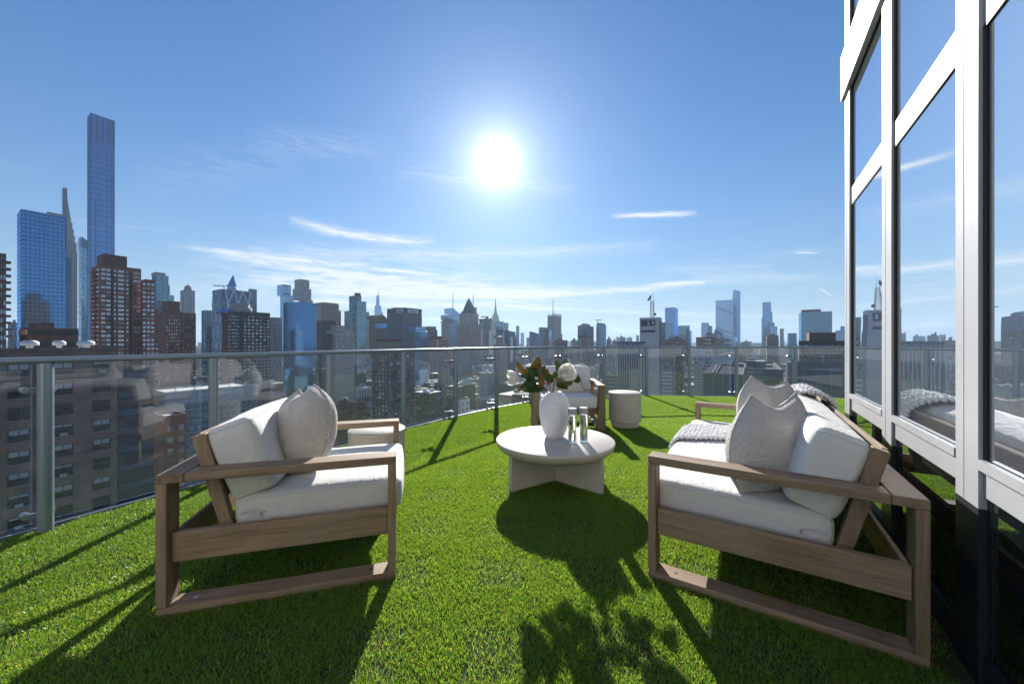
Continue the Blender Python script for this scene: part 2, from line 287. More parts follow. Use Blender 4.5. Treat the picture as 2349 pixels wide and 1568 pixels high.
# ------------------------------------------------------------------ terrace
AZ = R(32.6)                                     # bearing of the facade and of the street grid
E2 = Vector((math.sin(AZ), math.cos(AZ), 0)); E1 = Vector((-math.cos(AZ), math.sin(AZ), 0)); GRID = math.pi/2-AZ
FAC = Vector((1.673, 1.403, 0))                  # a point of the facade line; the facade runs along E2
posts = [(-3.62, .66), (-3.25, 1.48), (-2.87, 2.281), (-2.44, 3.03), (-1.934, 3.915), (-1.415, 4.83), (-.86, 5.67), (-.27, 6.46), (.36, 7.12), (1.03, 7.60), (1.95, 7.85), (2.90, 7.98), (3.787, 7.92), (4.74, 7.83), (5.88, 7.7), (7.0, 7.55)]
def outward(i):
    a = Vector(posts[max(i-1, 0)]); b = Vector(posts[min(i+1, len(posts)-1)]); t = (b-a).normalized(); return Vector((-t.y, t.x, 0))
edge = [Vector((*p, 0))+outward(i)*.09 for i, p in enumerate(posts)]
outline = [(-4.0, -2.6)]+[(p.x, p.y) for p in edge]+[(8.0, 7.4), (8.0, -2.6)]
mb = MB(); mb.prism(outline[::-1], -.35, -.012); tag(mb.build('terrace_slab', M['slab']), kind='structure')
mb = MB(); mb.prism(outline[::-1], -.010, .002); tag(mb.build('terrace_floor', M['turf_base']), kind='structure')

def inside(x, y, poly):
    c = False; n = len(poly)
    for i in range(n):
        x0, y0 = poly[i]; x1, y1 = poly[(i+1) % n]
        if (y0 > y) != (y1 > y) and x < (x1-x0)*(y-y0)/(y1-y0)+x0: c = not c
    return c
def edist(x, y):
    best = 9
    for i in range(len(edge)-1):
        a, b = edge[i], edge[i+1]; ab = b-a; t = max(0, min(1, ((x-a.x)*ab.x+(y-a.y)*ab.y)/ab.length_squared)); p = a+ab*t
        best = min(best, math.hypot(x-p.x, y-p.y))
    return best
blade_mats = [leafy('turf_green', (.14, .30, .034), (.33, .60, .04), .38, .48, .38, 1.1), leafy('turf_yellow', (.26, .34, .055), (.56, .64, .07), .38, .48, .38, 1.1), leafy('turf_dark', (.08, .20, .024), (.19, .42, .035), .36, .42, .38, 1.1), leafy('turf_tan', (.24, .20, .07), (.28, .22, .06), .6, .3, .3, 3)]
turf = bpy.data.objects.new('artificial_turf', bpy.data.meshes.new('turf_points')); col.objects.link(turf)
tag(turf, 'bright green artificial grass carpet covering the roof terrace floor', 'grass', kind='stuff')
patches = []
def blade_patch(seed, half, n):
    rg = random.Random(seed); mb = MB()
    for k in range(n):
        q = half*math.sqrt(rg.random())*rg.uniform(.96, 1.06); w_ = rg.uniform(0, 6.2832); x = q*math.cos(w_); y = q*math.sin(w_); a = rg.uniform(0, 6.283); h = rg.uniform(.011, .022); w = rg.uniform(.0010, .0018)
        ln = rg.uniform(.003, .020); b = rg.uniform(0, 6.283); dx, dy = math.cos(b)*ln, math.sin(b)*ln; wx, wy = math.cos(a)*w, math.sin(a)*w
        mb.mi = rg.choices((0, 1, 2, 3), (.40, .32, .24, .04))[0]
        mb.add([(x-wx, y-wy, 0), (x+wx, y+wy, 0), (x+wx*.8+dx*.4, y+wy*.8+dy*.4, h*.6), (x-wx*.8+dx*.4, y-wy*.8+dy*.4, h*.6), (x+dx, y+dy, h)], [(0, 1, 2, 3), (3, 2, 4)])
    return mb.mesh('turf_patch', blade_mats)
big_me = [blade_patch(i, .36, 10500) for i in range(4)]
small_me = [blade_patch(20+i, .10, 880) for i in range(3)]
big, small = [], []
st = .48
fl = lambda x, y: (Vector((x, y, 0))-FAC).dot(-E1)          # distance in front of the facade line (negative = on the terrace)
def on_terrace(x, y, m):
    if not inside(x, y, outline): return False
    if fl(x, y) > -m and (Vector((x, y, 0))-FAC).dot(E2) < 1.93+m: return False
    return edist(x, y) > m
y = -1.0
while y < 8.2:
    x = -3.9
    while x < 7.2:
        if y > .25*abs(x)-.4:
            if on_terrace(x, y, .36): big.append((x, y))
            else:
                for i in range(4):
                    for j in range(4):
                        xx, yy = x+(i-1.5)*.12, y+(j-1.5)*.12
                        if on_terrace(xx, yy, .085): small.append((xx, yy))
        x += st
    y += st
def scatter(obj, pts, meshes, name):
    srcs = []
    for i, me in enumerate(meshes):
        x, yy = pts.pop(len(pts)//2+i*3); o = link(name, me, obj, (x, yy, 0), (0, 0, i*1.1)); tag(o, kind='stuff'); srcs.append(o)
    return srcs
s_big = scatter(turf, big, big_me, 'turf_patch'); s_small = scatter(turf, small, small_me, 'turf_edge_patch')
allp = [(x, y, .001, 0) for x, y in big]+[(x, y, .001, 1) for x, y in small]
turf.data.from_pydata([p[:3] for p in allp], [], []); at = turf.data.attributes.new('small', 'INT', 'POINT'); at.data.foreach_set('value', [p[3] for p in allp])
ng = bpy.data.node_groups.new('turf_scatter', 'GeometryNodeTree'); ng.interface.new_socket('Geometry', in_out='INPUT', socket_type='NodeSocketGeometry'); ng.interface.new_socket('Geometry', in_out='OUTPUT', socket_type='NodeSocketGeometry')
N = ng.nodes; gi = N.new('NodeGroupInput'); go = N.new('NodeGroupOutput'); jo = N.new('GeometryNodeJoinGeometry')
for k, srcs in enumerate((s_big, s_small)):
    g2i = N.new('GeometryNodeGeometryToInstance')
    for o in reversed(srcs):
        oi = N.new('GeometryNodeObjectInfo'); oi.transform_space = 'ORIGINAL'; oi.inputs['Object'].default_value = o; ng.links.new(oi.outputs['Geometry'], g2i.inputs[0])
    iop = N.new('GeometryNodeInstanceOnPoints'); ng.links.new(gi.outputs[0], iop.inputs['Points']); ng.links.new(g2i.outputs[0], iop.inputs['Instance']); iop.inputs['Pick Instance'].default_value = True
    ri = N.new('FunctionNodeRandomValue'); ri.data_type = 'INT'; ri.inputs['Min'].default_value if False else None
    for s in ri.inputs:
        if s.type == 'INT' and s.name == 'Min': s.default_value = 0
        if s.type == 'INT' and s.name == 'Max': s.default_value = len(srcs)-1
    ng.links.new([s for s in ri.outputs if s.type == 'INT'][0], iop.inputs['Instance Index'])
    na = N.new('GeometryNodeInputNamedAttribute'); na.data_type = 'INT'; na.inputs['Name'].default_value = 'small'
    cp = N.new('FunctionNodeCompare'); cp.data_type = 'INT'; cp.operation = 'EQUAL'; ng.links.new(na.outputs['Attribute'], [s for s in cp.inputs if s.type == 'INT'][0]); [s for s in cp.inputs if s.type == 'INT'][1].default_value = k
    ng.links.new(cp.outputs[0], iop.inputs['Selection'])
    rr = N.new('FunctionNodeRandomValue'); rr.data_type = 'FLOAT_VECTOR'
    vi = [s for s in rr.inputs if s.type == 'VECTOR']; vi[0].default_value = (0, 0, 0); vi[1].default_value = (0, 0, 6.283); rr.inputs['Seed'].default_value = 5
    ng.links.new([s for s in rr.outputs if s.type == 'VECTOR'][0], iop.inputs['Rotation']); ng.links.new(iop.outputs[0], jo.inputs[0])
ng.links.new(jo.outputs[0], go.inputs[0])
md = turf.modifiers.new('scatter', 'NODES'); md.node_group = ng

# ------------------------------------------------------------------ glass railing
rl = empty('glass_railing', (posts[7][0], posts[7][1], 0)); O = Vector((posts[7][0], posts[7][1], 0))
tag(rl, 'grey metal handrail with clear glass panels curving round the terrace edge', 'railing')
OFF = .15
post_me = None
mb = MB(); mb.lathe([(.034, -.1), (.034, 1.04)], 20); post_me = mb.mesh('post', M['rail'])
for i, p in enumerate(posts):
    pv = Vector((*p, 0)); link('post', post_me, rl, pv-O)
    ow = outward(i); tg = Vector((ow.y, -ow.x, 0))
    for z in (.868, .085):
        mb = MB()
        a = pv+ow*.03+Vector((0, 0, z)); b = pv+ow*(OFF-.015)+Vector((0, 0, z))
        def ob(mb, c, ux, uy, hx, hy, hz):
            vs = [c+ux*sx*hx+uy*sy*hy+Vector((0, 0, sz*hz)) for sz in (-1, 1) for sx, sy in ((-1, -1), (1, -1), (1, 1), (-1, 1))]
            mb.add(vs, [(0, 3, 2, 1), (4, 5, 6, 7), (0, 1, 5, 4), (1, 2, 6, 5), (2, 3, 7, 6), (3, 0, 4, 7)])
        ob(mb, (a+b)/2-O, ow, tg, (b-a).length/2, .008, .02)
        ob(mb, b+ow*-.004-O, ow, tg, .007, .062, .014)
        cl_o = mb.build('clamp_arm', M['rail'], rl)
        for sgn in (-1, 1):
            c = pv+ow*(OFF-.012)+tg*sgn*.052+Vector((0, 0, z))-O
            mb = MB(); mb.tube([c-ow*.004, c+ow*.012], .021, 16); mb.tube([c+ow*.024, c+ow*.04], .021, 16); mb.tube([c-ow*.014, c-ow*.004], .012, 10)
            mb.build('clamp_disc', M['steel'], cl_o)
for i in range(len(posts)-1):
    a, b = Vector((*posts[i], 0)), Vector((*posts[i+1], 0)); t = (b-a).normalized(); ow = Vector((-t.y, t.x, 0))
    ga = a+outward(i)*OFF; gb = b+outward(i+1)*OFF; tt = (gb-ga).normalized(); ga += tt*.026; gb -= tt*.026; n = Vector((-tt.y, tt.x, 0))*.006
    mb = MB(); mb.prism([(q-O).xy for q in (ga-n, gb-n, gb+n, ga+n)], .03, 1.035)
    mb.build('glass_panel', M['rail_glass'], rl)
    ea, eb_ = edge[i], edge[i+1]; n2 = n.normalized(); mb = MB(); mb.prism([(q-O).xy for q in (ea-n2*.006, eb_-n2*.006, eb_+n2*.012, ea+n2*.012)], -.04, .016); mb.build('edge_trim', M['rail'], rl)
    mb = MB(); mb.tube([a+Vector((0, 0, 1.058))-O-t*.002, b+Vector((0, 0, 1.058))-O+t*.002], .0215, 20); mb.build('handrail', M['rail'], rl)

# ------------------------------------------------------------------ own building: facade along the terrace
fb = empty('apartment_facade', FAC, GRID); tag(fb, kind='thing'); tag(fb, 'white framed glass curtain wall of the apartment tower beside the terrace sofa', 'building')
# local x runs along the facade away from the camera, local y points to the terrace
mb = MB(); mb.box(-9, -14, 0.0, 1.86, -.16, 26); mb.build('interior_core', M['frame_dark'], fb)
T_END = 1.90
mull = [(-3.0, -2.83), (-2.07, -1.9), (-1.1, -.94), (-.175, -.012), (.735, .905), (1.74, T_END)]
for i, (a, b) in enumerate(mull):
    for z0, z1, mm in ((0.0, .603, 'frame_dark'), (.606, 26, 'frame_white')):
        mb = MB(); mb.box(a, -.12, z0, b, 0, z1)
        mo = mb.build('mullion', M[mm], fb)
        if z0 > .3: jm = MB(); jm.box(a+(b-a)*.6, -.001, z0+.004, a+(b-a)*.6+.004, .0012, z1-.01); jm.build('panel_joint', M['slab'], mo)
sp = [(mull[i][1], mull[i+1][0]) for i in range(5)]
levels = [(.65, .77, 'sill'), (2.235, 2.36, 'transom'), (3.14, 3.49, 'spandrel'), (5.6, 5.72, 'transom'), (6.6, 6.95, 'spandrel'), (9.0, 9.12, 'transom'), (10.1, 10.45, 'spandrel'), (12.5, 12.62, 'transom'), (13.6, 13.95, 'spandrel')]
for a, b in sp:
    for z0, z1, nm in levels:
        mb = MB(); mb.box(a+.002, -.12, z0, b-.002, -.012, z1)
        if nm == 'sill': mb.box(a+.002, -.0125, z1-.03, b-.002, .004, z1+.004)
        mb.build(nm, M['frame_white'], fb)
    zs = [.77]+[z for l in levels[1:] for z in l[:2]]
    for k in range(0, len(zs)-1, 2):
        z0, z1 = zs[k], zs[k+1]
        pn = MB(); pn.box(a+.004, -.06, z0+.004, b-.004, -.018, z1-.004); po = pn.build('glass_pane', M['wall_glass'], fb)
        g = MB(); g.box(a+.003, -.017, z0+.003, a+.008, -.012, z1-.003); g.box(b-.013, -.017, z0+.003, b-.003, -.010, z1-.003); g.box(a+.009, -.017, z1-.012, b-.014, -.012, z1-.003)
        g.build('gasket', M['gasket'], po)
    pn = MB(); pn.box(a+.03, -.06, .12, b-.03, -.022, .64); pn.build('glass_pane', M['low_glass'], fb)
    pn = MB(); pn.box(a+.002, -.12, 0, b-.002, -.01, .118); pn.box(a+.002, -.12, .119, a+.03, -.02, .648); pn.box(b-.03, -.12, .119, b-.002, -.02, .648); pn.build('base_frame', M['frame_dark'], fb)
# projecting slab edge with shadow joints at the storey line, and the return wall round the corner
for z in (3.14, 6.6, 10.1):
    mb = MB(); mb.box(.74, -.01, z+.06, T_END+.03, .022, z+.35); mb.box(.74, -.01, z-.005, T_END+.03, .022, z+.045); mb.build('slab_edge', M['frame_white'], fb)
mb = MB(); mb.box(1.865, -14, .6, T_END, -.121, 26); mb.build('return_wall', M['frame_white'], fb)
mb = MB(); mb.box(1.865, -14, 0, T_END, -.121, .598); mb.build('return_base', M['frame_dark'], fb)
mb = MB(); mb.box(-9, -14, -104, 1.5, 3.6, -.36); tag(mb.build('own_tower_shaft', M['slab'], fb))

# unseen tower wing added behind the terrace to bounce sunlight; it also closes the terrace
wg = empty('bounce_wing', (0, -2.7, 0)); tag(wg, 'unseen white framed wing added behind the terrace to bounce sunlight', 'building', kind='thing')
mb = MB(); mb.box(-4.2, -8, 0, 8, -.1, 12); mb.build('interior_core', M['frame_dark'], wg)
for i in range(8):
    x = -4.2+i*1.5; mb = MB(); mb.box(x, -.1, 0, x+.22, .03, 12); mb.build('mullion', M['frame_white'], wg)
    for z0, z1 in ((0, .35), (2.7, 3.3), (6.2, 6.8), (9.7, 10.3)): mb = MB(); mb.box(x+.222, -.1, z0, x+1.498, .02, z1); mb.build('spandrel', M['frame_white'], wg)
    for z0, z1 in ((.36, 2.69), (3.31, 6.19), (6.81, 9.69)): mb = MB(); mb.box(x+.225, -.06, z0, x+1.495, -.03, z1); mb.build('bounce_panel', M['white_fabric'], wg)  # white panels added to throw sunlight back onto the furniture
# ------------------------------------------------------------------ furniture
def plank(name, x0, y0, z0, x1, y1, z1, axis, parent, ch=.003):
    bm = bmesh.new(); bmesh.ops.create_cube(bm, size=1)
    c = Vector(((x0+x1)/2, (y0+y1)/2, (z0+z1)/2)); s = Vector((abs(x1-x0), abs(y1-y0), abs(z1-z0)))
    for v in bm.verts: v.co = Vector((v.co.x*s.x, v.co.y*s.y, v.co.z*s.z))
    bmesh.ops.bevel(bm, geom=list(bm.edges), offset=ch, segments=1, affect='EDGES')
    me = bpy.data.meshes.new(name); bm.to_mesh(me); bm.free(); me.materials.append(WOOD[axis]); o = link(name, me, parent, c); return o
def skew_plank(name, pts_yz, x0, x1, parent, axis):
    """board whose profile in the depth/height plane is a slanted quad"""
    mb = MB(); n = len(pts_yz); cy = sum(p[0] for p in pts_yz)/n; cz = sum(p[1] for p in pts_yz)/n; cx = (x0+x1)/2
    mb.add([(x0-cx, p[0]-cy, p[1]-cz) for p in pts_yz]+[(x1-cx, p[0]-cy, p[1]-cz) for p in pts_yz], [tuple(range(n)), tuple(range(2*n-1, n-1, -1))]+[(i, n+i, n+(i+1) % n, (i+1) % n) for i in range(n)])
    o = mb.build(name, WOOD[axis], parent, (cx, cy, cz)); bm = bmesh.new(); bm.from_mesh(o.data); bmesh.ops.recalc_face_normals(bm, faces=bm.faces)
    bmesh.ops.bevel(bm, geom=list(bm.edges), offset=.003, segments=1, affect='EDGES'); bm.to_mesh(o.data); bm.free(); return o
def soft_box(name, size, r, parent, loc, rot=(0, 0, 0), crown=(.02, .02, .02), n=26, seed=0, wr=.004, material='white_fabric', piping=True):
    bm = bmesh.new(); sx, sy, sz = [s/2 for s in size]
    nx, ny, nz = max(6, int(n*min(2.2, size[0]/.8))), n, max(5, n//3)
    def surf(p):
        q = Vector((max(-sx+r, min(sx-r, p.x)), max(-sy+r, min(sy-r, p.y)), max(-sz+r, min(sz-r, p.z)))); d = p-q
        if d.length > 1e-9: p = q+d.normalized()*r
        u, v, w = p.x/sx, p.y/sy, p.z/sz
        cu, cv, cw = max(0, 1-u*u), max(0, 1-v*v), max(0, 1-w*w)
        p = p+Vector((crown[0]*u*abs(u)*cv**.6*cw**.5, crown[1]*v*abs(v)*cu**.5*cw**.5, crown[2]*w*abs(w)*(cu*cv)**.5))
        nn = noise.noise(Vector((p.x*5+seed*7, p.y*5, p.z*7)))+.6*noise.noise(Vector((p.x*13+seed, p.y*11, p.z*16)))
        return p+p.normalized()*nn*wr
    def face(f, a, b):
        g = [[bm.verts.new(surf(f(i/a*2-1, j/b*2-1))) for j in range(b+1)] for i in range(a+1)]
        for i in range(a):
            for j in range(b): bm.faces.new((g[i][j], g[i+1][j], g[i+1][j+1], g[i][j+1]))
    def sm(t, s):                  # denser rows towards the edges
        return s*math.copysign(1-(1-abs(t))**1.5, t)
    face(lambda u, v: Vector((sm(u, sx), sm(v, sy), sz)), nx, ny); face(lambda u, v: Vector((sm(v, sx), sm(u, sy), -sz)), ny, nx)
    face(lambda u, v: Vector((sm(u, sx), -sy, sm(v, sz))), nx, nz); face(lambda u, v: Vector((sm(v, sx), sy, sm(u, sz))), nz, nx)
    face(lambda u, v: Vector((-sx, sm(v, sy), sm(u, sz))), nz, ny); face(lambda u, v: Vector((sx, sm(u, sy), sm(v, sz))), ny, nz)
    bmesh.ops.remove_doubles(bm, verts=bm.verts, dist=1e-4); bmesh.ops.recalc_face_normals(bm, faces=bm.faces)
    me = bpy.data.meshes.new(name); bm.to_mesh(me); bm.free(); me.materials.append(M[material])
    me.polygons.foreach_set('use_smooth', [True]*len(me.polygons)); o = link(name, me, parent, loc, rot)
    if piping:
        for w in (-1, 1):
            pts = []
            for k in range(121):
                t = k/120*4; s_ = int(t) % 4; f_ = (t-int(t))*2-1
                e = [(f_, -1), (1, f_), (-f_, 1), (-1, -f_)][s_]
                p = surf(Vector((e[0]*sx, e[1]*sy, w*(sz-r*.3)))); pts.append(p*1.001)
            mb = MB(); mb.tube(pts, .0028, 6, cap=False); mb.build('piping', M[material], o)
    return o
DP, AH, PW, TH = .97, .605, .10, .038     # frame depth, arm height, plank width, plank thickness
def lounge(name, W, loc, rz, label, cat, cushions=1, group=None, screws=True):
    t = empty(name, loc, rz); tag(t, label, cat, group); hw = W/2
    for s in (-1, 1):
        xo, xi = s*hw, s*(hw-PW); x0, x1 = min(xo, xi), max(xo, xi); e = .0015
        plank('arm_rest', x0, 0, AH-TH, x1, DP-PW-e, AH, 1, t)
        plank('front_leg', x0, 0, .038+e, x1, TH, AH-TH-e, 2, t); plank('back_leg', x0, DP-TH, .038+e, x1, DP, AH-TH-e, 2, t)
        rn = plank('sled_runner', x0, 0, -.004, x1, DP, .038, 1, t)
        if screws:
            for yy in (.12, DP-.12):
                mb = MB(); mb.lathe([(.008, 0), (.008, .0015)], 12); mb.build('screw', M['steel'], rn, ((xo+xi)/2-(x0+x1)/2, yy-DP/2, .0212))
        xm0, xm1 = s*(hw-.028), s*(hw-.062)
        plank('side_rail', xm0, TH+e, .215, xm1, DP-TH-e, .343, 1, t)
        xp0, xp1 = s*(hw-PW-.002), s*(hw-PW-.045)
        skew_plank('back_post', [(.715, .26), (.765, .26), (.892, .735), (.838, .752)], min(xp0, xp1), max(xp0, xp1), t, 2)
        plank('corner_brace', xp0, .06, .225, s*(hw-.0635), .80, .29, 1, t)
    plank('back_shelf', -hw, DP-PW, AH-TH, hw, DP, AH, 0, t)
    plank('back_rail', -hw+.0635, DP-.06, .215, hw-.0635, DP-.0395, .343, 0, t)
    plank('front_rail', -hw+.0635, .045, .215, hw-.0635, .08, .325, 0, t)
    skew_plank('back_crest', [(.842, .618), (.862, .612), (.897, .738), (.877, .745)], -hw+PW+.05, hw-PW-.05, t, 0)
    skew_plank('back_slat', [(.79, .42), (.81, .414), (.845, .545), (.825, .551)], -hw+PW+.05, hw-PW-.05, t, 0)
    for k in range(5):
        plank('seat_slat', -hw+.0645, .10+k*.125, .268, hw-.0645, .19+k*.125, .29, 0, t)
    iw = W-2*PW-.012; cw = iw/cushions
    for k in range(cushions):
        cx = -iw/2+cw*(k+.5)
        sc_ = soft_box('seat_cushion', (cw-.004, .745, .15), .035, t, (cx, .352, .371), (R(-1.2), 0, 0), (.006, .018, .026), 28, k+rz, .003)
        if cushions == 1 and W > 1.5 or k == 0:
            pass
        soft_box('back_cushion', (cw-.006, .20, .36), .042, t, (cx, .70, .615), (R(-20), 0, 0), (.008, .018, .012), 26, k+3+rz, .005)
    return t
def place(nearfb, side, W, d, name, label, cat, **k):
    """root at the middle of the front edge; local +y points from front to back (direction d)"""
    d = Vector((*d, 0)).normalized(); rz = math.atan2(-d.x, d.y); x = Vector((math.cos(rz), math.sin(rz), 0))
    return lounge(name, W, Vector((*nearfb, 0))-x*side*W/2, rz, label, cat, **k)
sofa = place((.675, 1.842), 1, 2.02, (E1*-1).xy, 'outdoor_sofa', 'long weathered teak sofa with white cushions backed against the glass facade', 'sofa', cushions=1)
chairL = place((-.574, 1.832), -1, .96, (-.961, -.276), 'lounge_chair', 'weathered teak armchair with white cushions nearest the left railing, seen side-on', 'armchair', group='teak lounge chairs')
rzF = R(-3.6); chairF = lounge('lounge_chair', .97, (.735, 4.86, 0), rzF, 'teak armchair facing the camera behind the coffee table, by the far railing', 'armchair', group='teak lounge chairs')
# zips in the seat cushion ends that face the camera
def zipper(root, x, y0, y1, z, sgn):
    mb = MB(); pts = [(x+sgn*.004, y0+(y1-y0)*k/16, z+.012*math.sin(math.pi*k/16*.9)) for k in range(17)]; mb.tube(pts, .0035, 6); zo = mb.build('zipper', M['white_fabric'], root)
    mb = MB(); mb.box(x+sgn*.004, y0+.012, z-.018, x+sgn*.007, y0+.016, z); mb.build('zip_pull', M['steel'], zo)
zipper(sofa, 2.02/2-PW-.006+.005, .60, .71, .365, 1); zipper(chairL, -(.96/2-PW-.006+.005), .60, .71, .365, -1)

def spline(pts, t):
    """Catmull-Rom through the points, t by chord length"""
    L = [0.0]
    for p, q in zip(pts, pts[1:]): L.append(L[-1]+(q-p).length)
    d = t*L[-1]
    for i in range(len(pts)-1):
        if d <= L[i+1]+1e-9 or i == len(pts)-2:
            f = min(1, (d-L[i])/(L[i+1]-L[i])); p1, p2 = pts[i], pts[i+1]; p0 = pts[i-1] if i else p1*2-p2; p3 = pts[i+2] if i+2 < len(pts) else p2*2-p1
            return .5*((2*p1)+(p2-p0)*f+(2*p0-5*p1+4*p2-p3)*f*f+(3*p1-p0-3*p2+p3)*f**3)
def pillow(name, left, top, right, bot, thick, loc, rz, tilt, material, label, n=44, seed=1, group=None, chop=.35):
    """stuffed square; left and right sides run bottom to top, top and bottom sides run left to right (width, height in m)"""
    left, top, right, bot = [[Vector(p) for p in e] for e in (left, top, right, bot)]
    BL, BR, TL, TR = bot[0], bot[-1], top[0], top[-1]; bm = bmesh.new()
    eb, et, el_, er = [[spline(e, k/n) for k in range(n+1)] for e in (bot, top, left, right)]
    for s in (1, -1):
        g = []
        for i in range(n+1):
            row = []
            for j in range(n+1):
                u, v = i/n, j/n
                p = eb[i]*(1-v)+et[i]*v+el_[j]*(1-u)+er[j]*u-(BL*(1-u)*(1-v)+BR*u*(1-v)+TL*(1-u)*v+TR*u*v)
                h = max(0, (4*u*(1-u)))**.5*max(0, (4*v*(1-v)))**.5
                cr = math.exp(-((u-.5)/.2)**2)*max(0, (v-.35)/.65)**1.1
                y = s*thick/2*h*(1-chop*cr)
                wv = noise.noise(Vector((u*3.5+seed*5, v*3.5, s*2.0)))*.014*h+noise.noise(Vector((u*9+seed*3, v*9, s*4.0)))*.006*h
                wv += .012*h*math.sin((u-.5)*24*(1.5-v)+seed)*math.exp(-((v-.82)/.22)**2)*math.exp(-((u-.5)/.3)**2)
                row.append(bm.verts.new((p.x, y+s*wv*.8, p.y)))
            g.append(row)
        for i in range(n):
            for j in range(n):
                f = (g[i][j], g[i+1][j], g[i+1][j+1], g[i][j+1]); bm.faces.new(f if s < 0 else f[::-1])
    bmesh.ops.remove_doubles(bm, verts=bm.verts, dist=4e-4); me = bpy.data.meshes.new(name); bm.to_mesh(me); bm.free(); me.materials.append(M[material])
    me.polygons.foreach_set('use_smooth', [True]*len(me.polygons))
    o = link(name, me, None, loc, (0, 0, 0)); o.rotation_euler = (Matrix.Rotation(rz, 4, 'Z') @ Matrix.Rotation(tilt, 4, 'X')).to_euler()
    tag(o, label, 'pillow', group)
    mb = MB(); pts = [(p.x, 0, p.y) for e in (eb, er, et[::-1], el_[::-1]) for p in e[:-1]]
    mb.tube(pts+pts[:1], .0045, 6, cap=False); mb.build('seam', M[material], o); return o
pillow('throw_pillow', [(-.205, 0), (-.238, .11), (-.212, .25), (-.135, .365), (-.04, .462)], [(-.04, .462), (.02, .42), (.09, .395), (.16, .415), (.25, .465)], [(.17, .05), (.205, .16), (.235, .28), (.258, .385), (.25, .465)], [(-.205, 0), (-.05, 0), (.08, .018), (.17, .05)], .25, (1.285, 1.81, .445), R(14), R(-12), 'boucle', 'oatmeal boucle pillow with two pointed ears nearest the camera on the sofa', seed=2, group='boucle pillows')
pillow('throw_pillow', [(-.17, 0), (-.205, .12), (-.222, .23), (-.20, .335), (-.145, .42), (-.085, .485)], [(-.085, .485), (-.03, .44), (.03, .41), (.10, .415), (.18, .45)], [(.16, .0), (.195, .13), (.21, .25), (.21, .37), (.18, .45)], [(-.17, 0), (0, -.01), (.16, 0)], .24, (1.795, 2.54, .455), R(6), R(-12), 'boucle2', 'oatmeal boucle pillow further along the sofa, behind the other one', seed=5, group='boucle pillows')
pillow('throw_pillow', [(-.11, .0), (-.16, .135), (-.182, .26), (-.175, .365), (-.115, .455)], [(-.115, .455), (-.085, .43), (-.055, .425), (-.03, .445), (.0, .487)], [(.12, .03), (.175, .15), (.182, .27), (.15, .385), (.085, .445), (.0, .487)], [(-.11, 0), (0, -.012), (.12, .03)], .27, (-1.175, 2.03, .45), R(-24), R(-12), 'boucle2', 'oatmeal boucle pillow standing on the left armchair by the railing', seed=8, group='boucle pillows', chop=.2)
pillow('throw_pillow', [(-.25, 0), (-.235, .12), (-.215, .22), (-.22, .32)], [(-.22, .32), (0, .31), (.22, .32)], [(.27, .02), (.24, .12), (.215, .22), (.22, .32)], [(-.25, 0), (0, -.005), (.27, .02)], .20, (.74, 5.16, .465), rzF, R(-38), 'linen', 'plain cream pillow lying back on the far armchair behind the vase', seed=11, chop=.0)

# chunky knit throw over the sofa: seat front, seat, back cushion, crest and down behind
th = empty('knit_throw', sofa.location, sofa.rotation_euler.z); tag(th, 'chunky white knitted throw draped over the sofa seat and back', 'blanket')
prof = [(-.045, .25), (-.05, .34), (-.045, .42), (-.01, .47), (.06, .482), (.2, .487), (.35, .487), (.47, .483), (.545, .505), (.59, .60), (.635, .72), (.68, .805), (.75, .835), (.82, .822), (.885, .785), (.925, .74), (.935, .66), (.94, .60)]
def path(t):
    L = [0]
    for a, b in zip(prof, prof[1:]): L.append(L[-1]+math.hypot(b[0]-a[0], b[1]-a[1]))
    d = t*L[-1]
    for i in range(len(prof)-1):
        if d <= L[i+1] or i == len(prof)-2:
            f = (d-L[i])/(L[i+1]-L[i]); p0 = prof[max(i-1, 0)]; p1 = prof[i]; p2 = prof[i+1]; p3 = prof[min(i+2, len(prof)-1)]
            q = [.5*((2*p1[k])+(-p0[k]+p2[k])*f+(2*p0[k]-5*p1[k]+4*p2[k]-p3[k])*f*f+(-p0[k]+3*p1[k]-3*p2[k]+p3[k])*f**3) for k in (0, 1)]
            return Vector((0, q[0], q[1]))
def throw_pt(u, t):
    """u across 0..1, t along the path"""
    p = path(t); l0 = .93+.52*t**1.3; w = .50-.02*math.sin(t*9)
    l = l0+w*u+.012*math.sin(t*23+u*4)
    return Vector((2.02/2-l, p.y, p.z+.010*noise.noise(Vector((u*4, t*9, 3)))))
NU, NT = 15, 54
st_mb = MB()
sph_v, sph_f = [], []
for j in range(5):
    for k in range(7):
        ph = math.pi*j/4; a = 2*math.pi*k/7; sph_v.append((math.sin(ph)*math.cos(a), math.sin(ph)*math.sin(a), math.cos(ph)))
for j in range(4):
    for k in range(7): sph_f.append((j*7+k, j*7+(k+1) % 7, (j+1)*7+(k+1) % 7, (j+1)*7+k))
rg = random.Random(3)
for i in range(NU):
    for j in range(NT):
        u, t = (i+.5)/NU, (j+.5)/NT
        p = throw_pt(u, t); ta = (throw_pt(u, min(1, t+.01))-throw_pt(u, max(0, t-.01))).normalized(); ua = (throw_pt(u+.02, t)-throw_pt(u-.02, t)).normalized(); nn = ua.cross(ta).normalized()
        if nn.z < 0 and t < .7: nn = -nn
        for sg in (-1, 1):
            ax = (ta+ua*sg*.9).normalized(); bx = nn.cross(ax).normalized(); c = p+ua*sg*.0085+ta*sg*.008+nn*(.006+rg.uniform(-.004, .004))
            st_mb.add([c+ax*v[0]*.0175+bx*v[1]*.0115+nn*v[2]*.0145 for v in sph_v], sph_f, True)
tag(st_mb.build('knit_stitches', M['knit'], th), kind='stuff')
mb = MB(); vs = []; fs = []
for i in range(13):
    for j in range(61): vs.append(throw_pt(i/12, j/60))
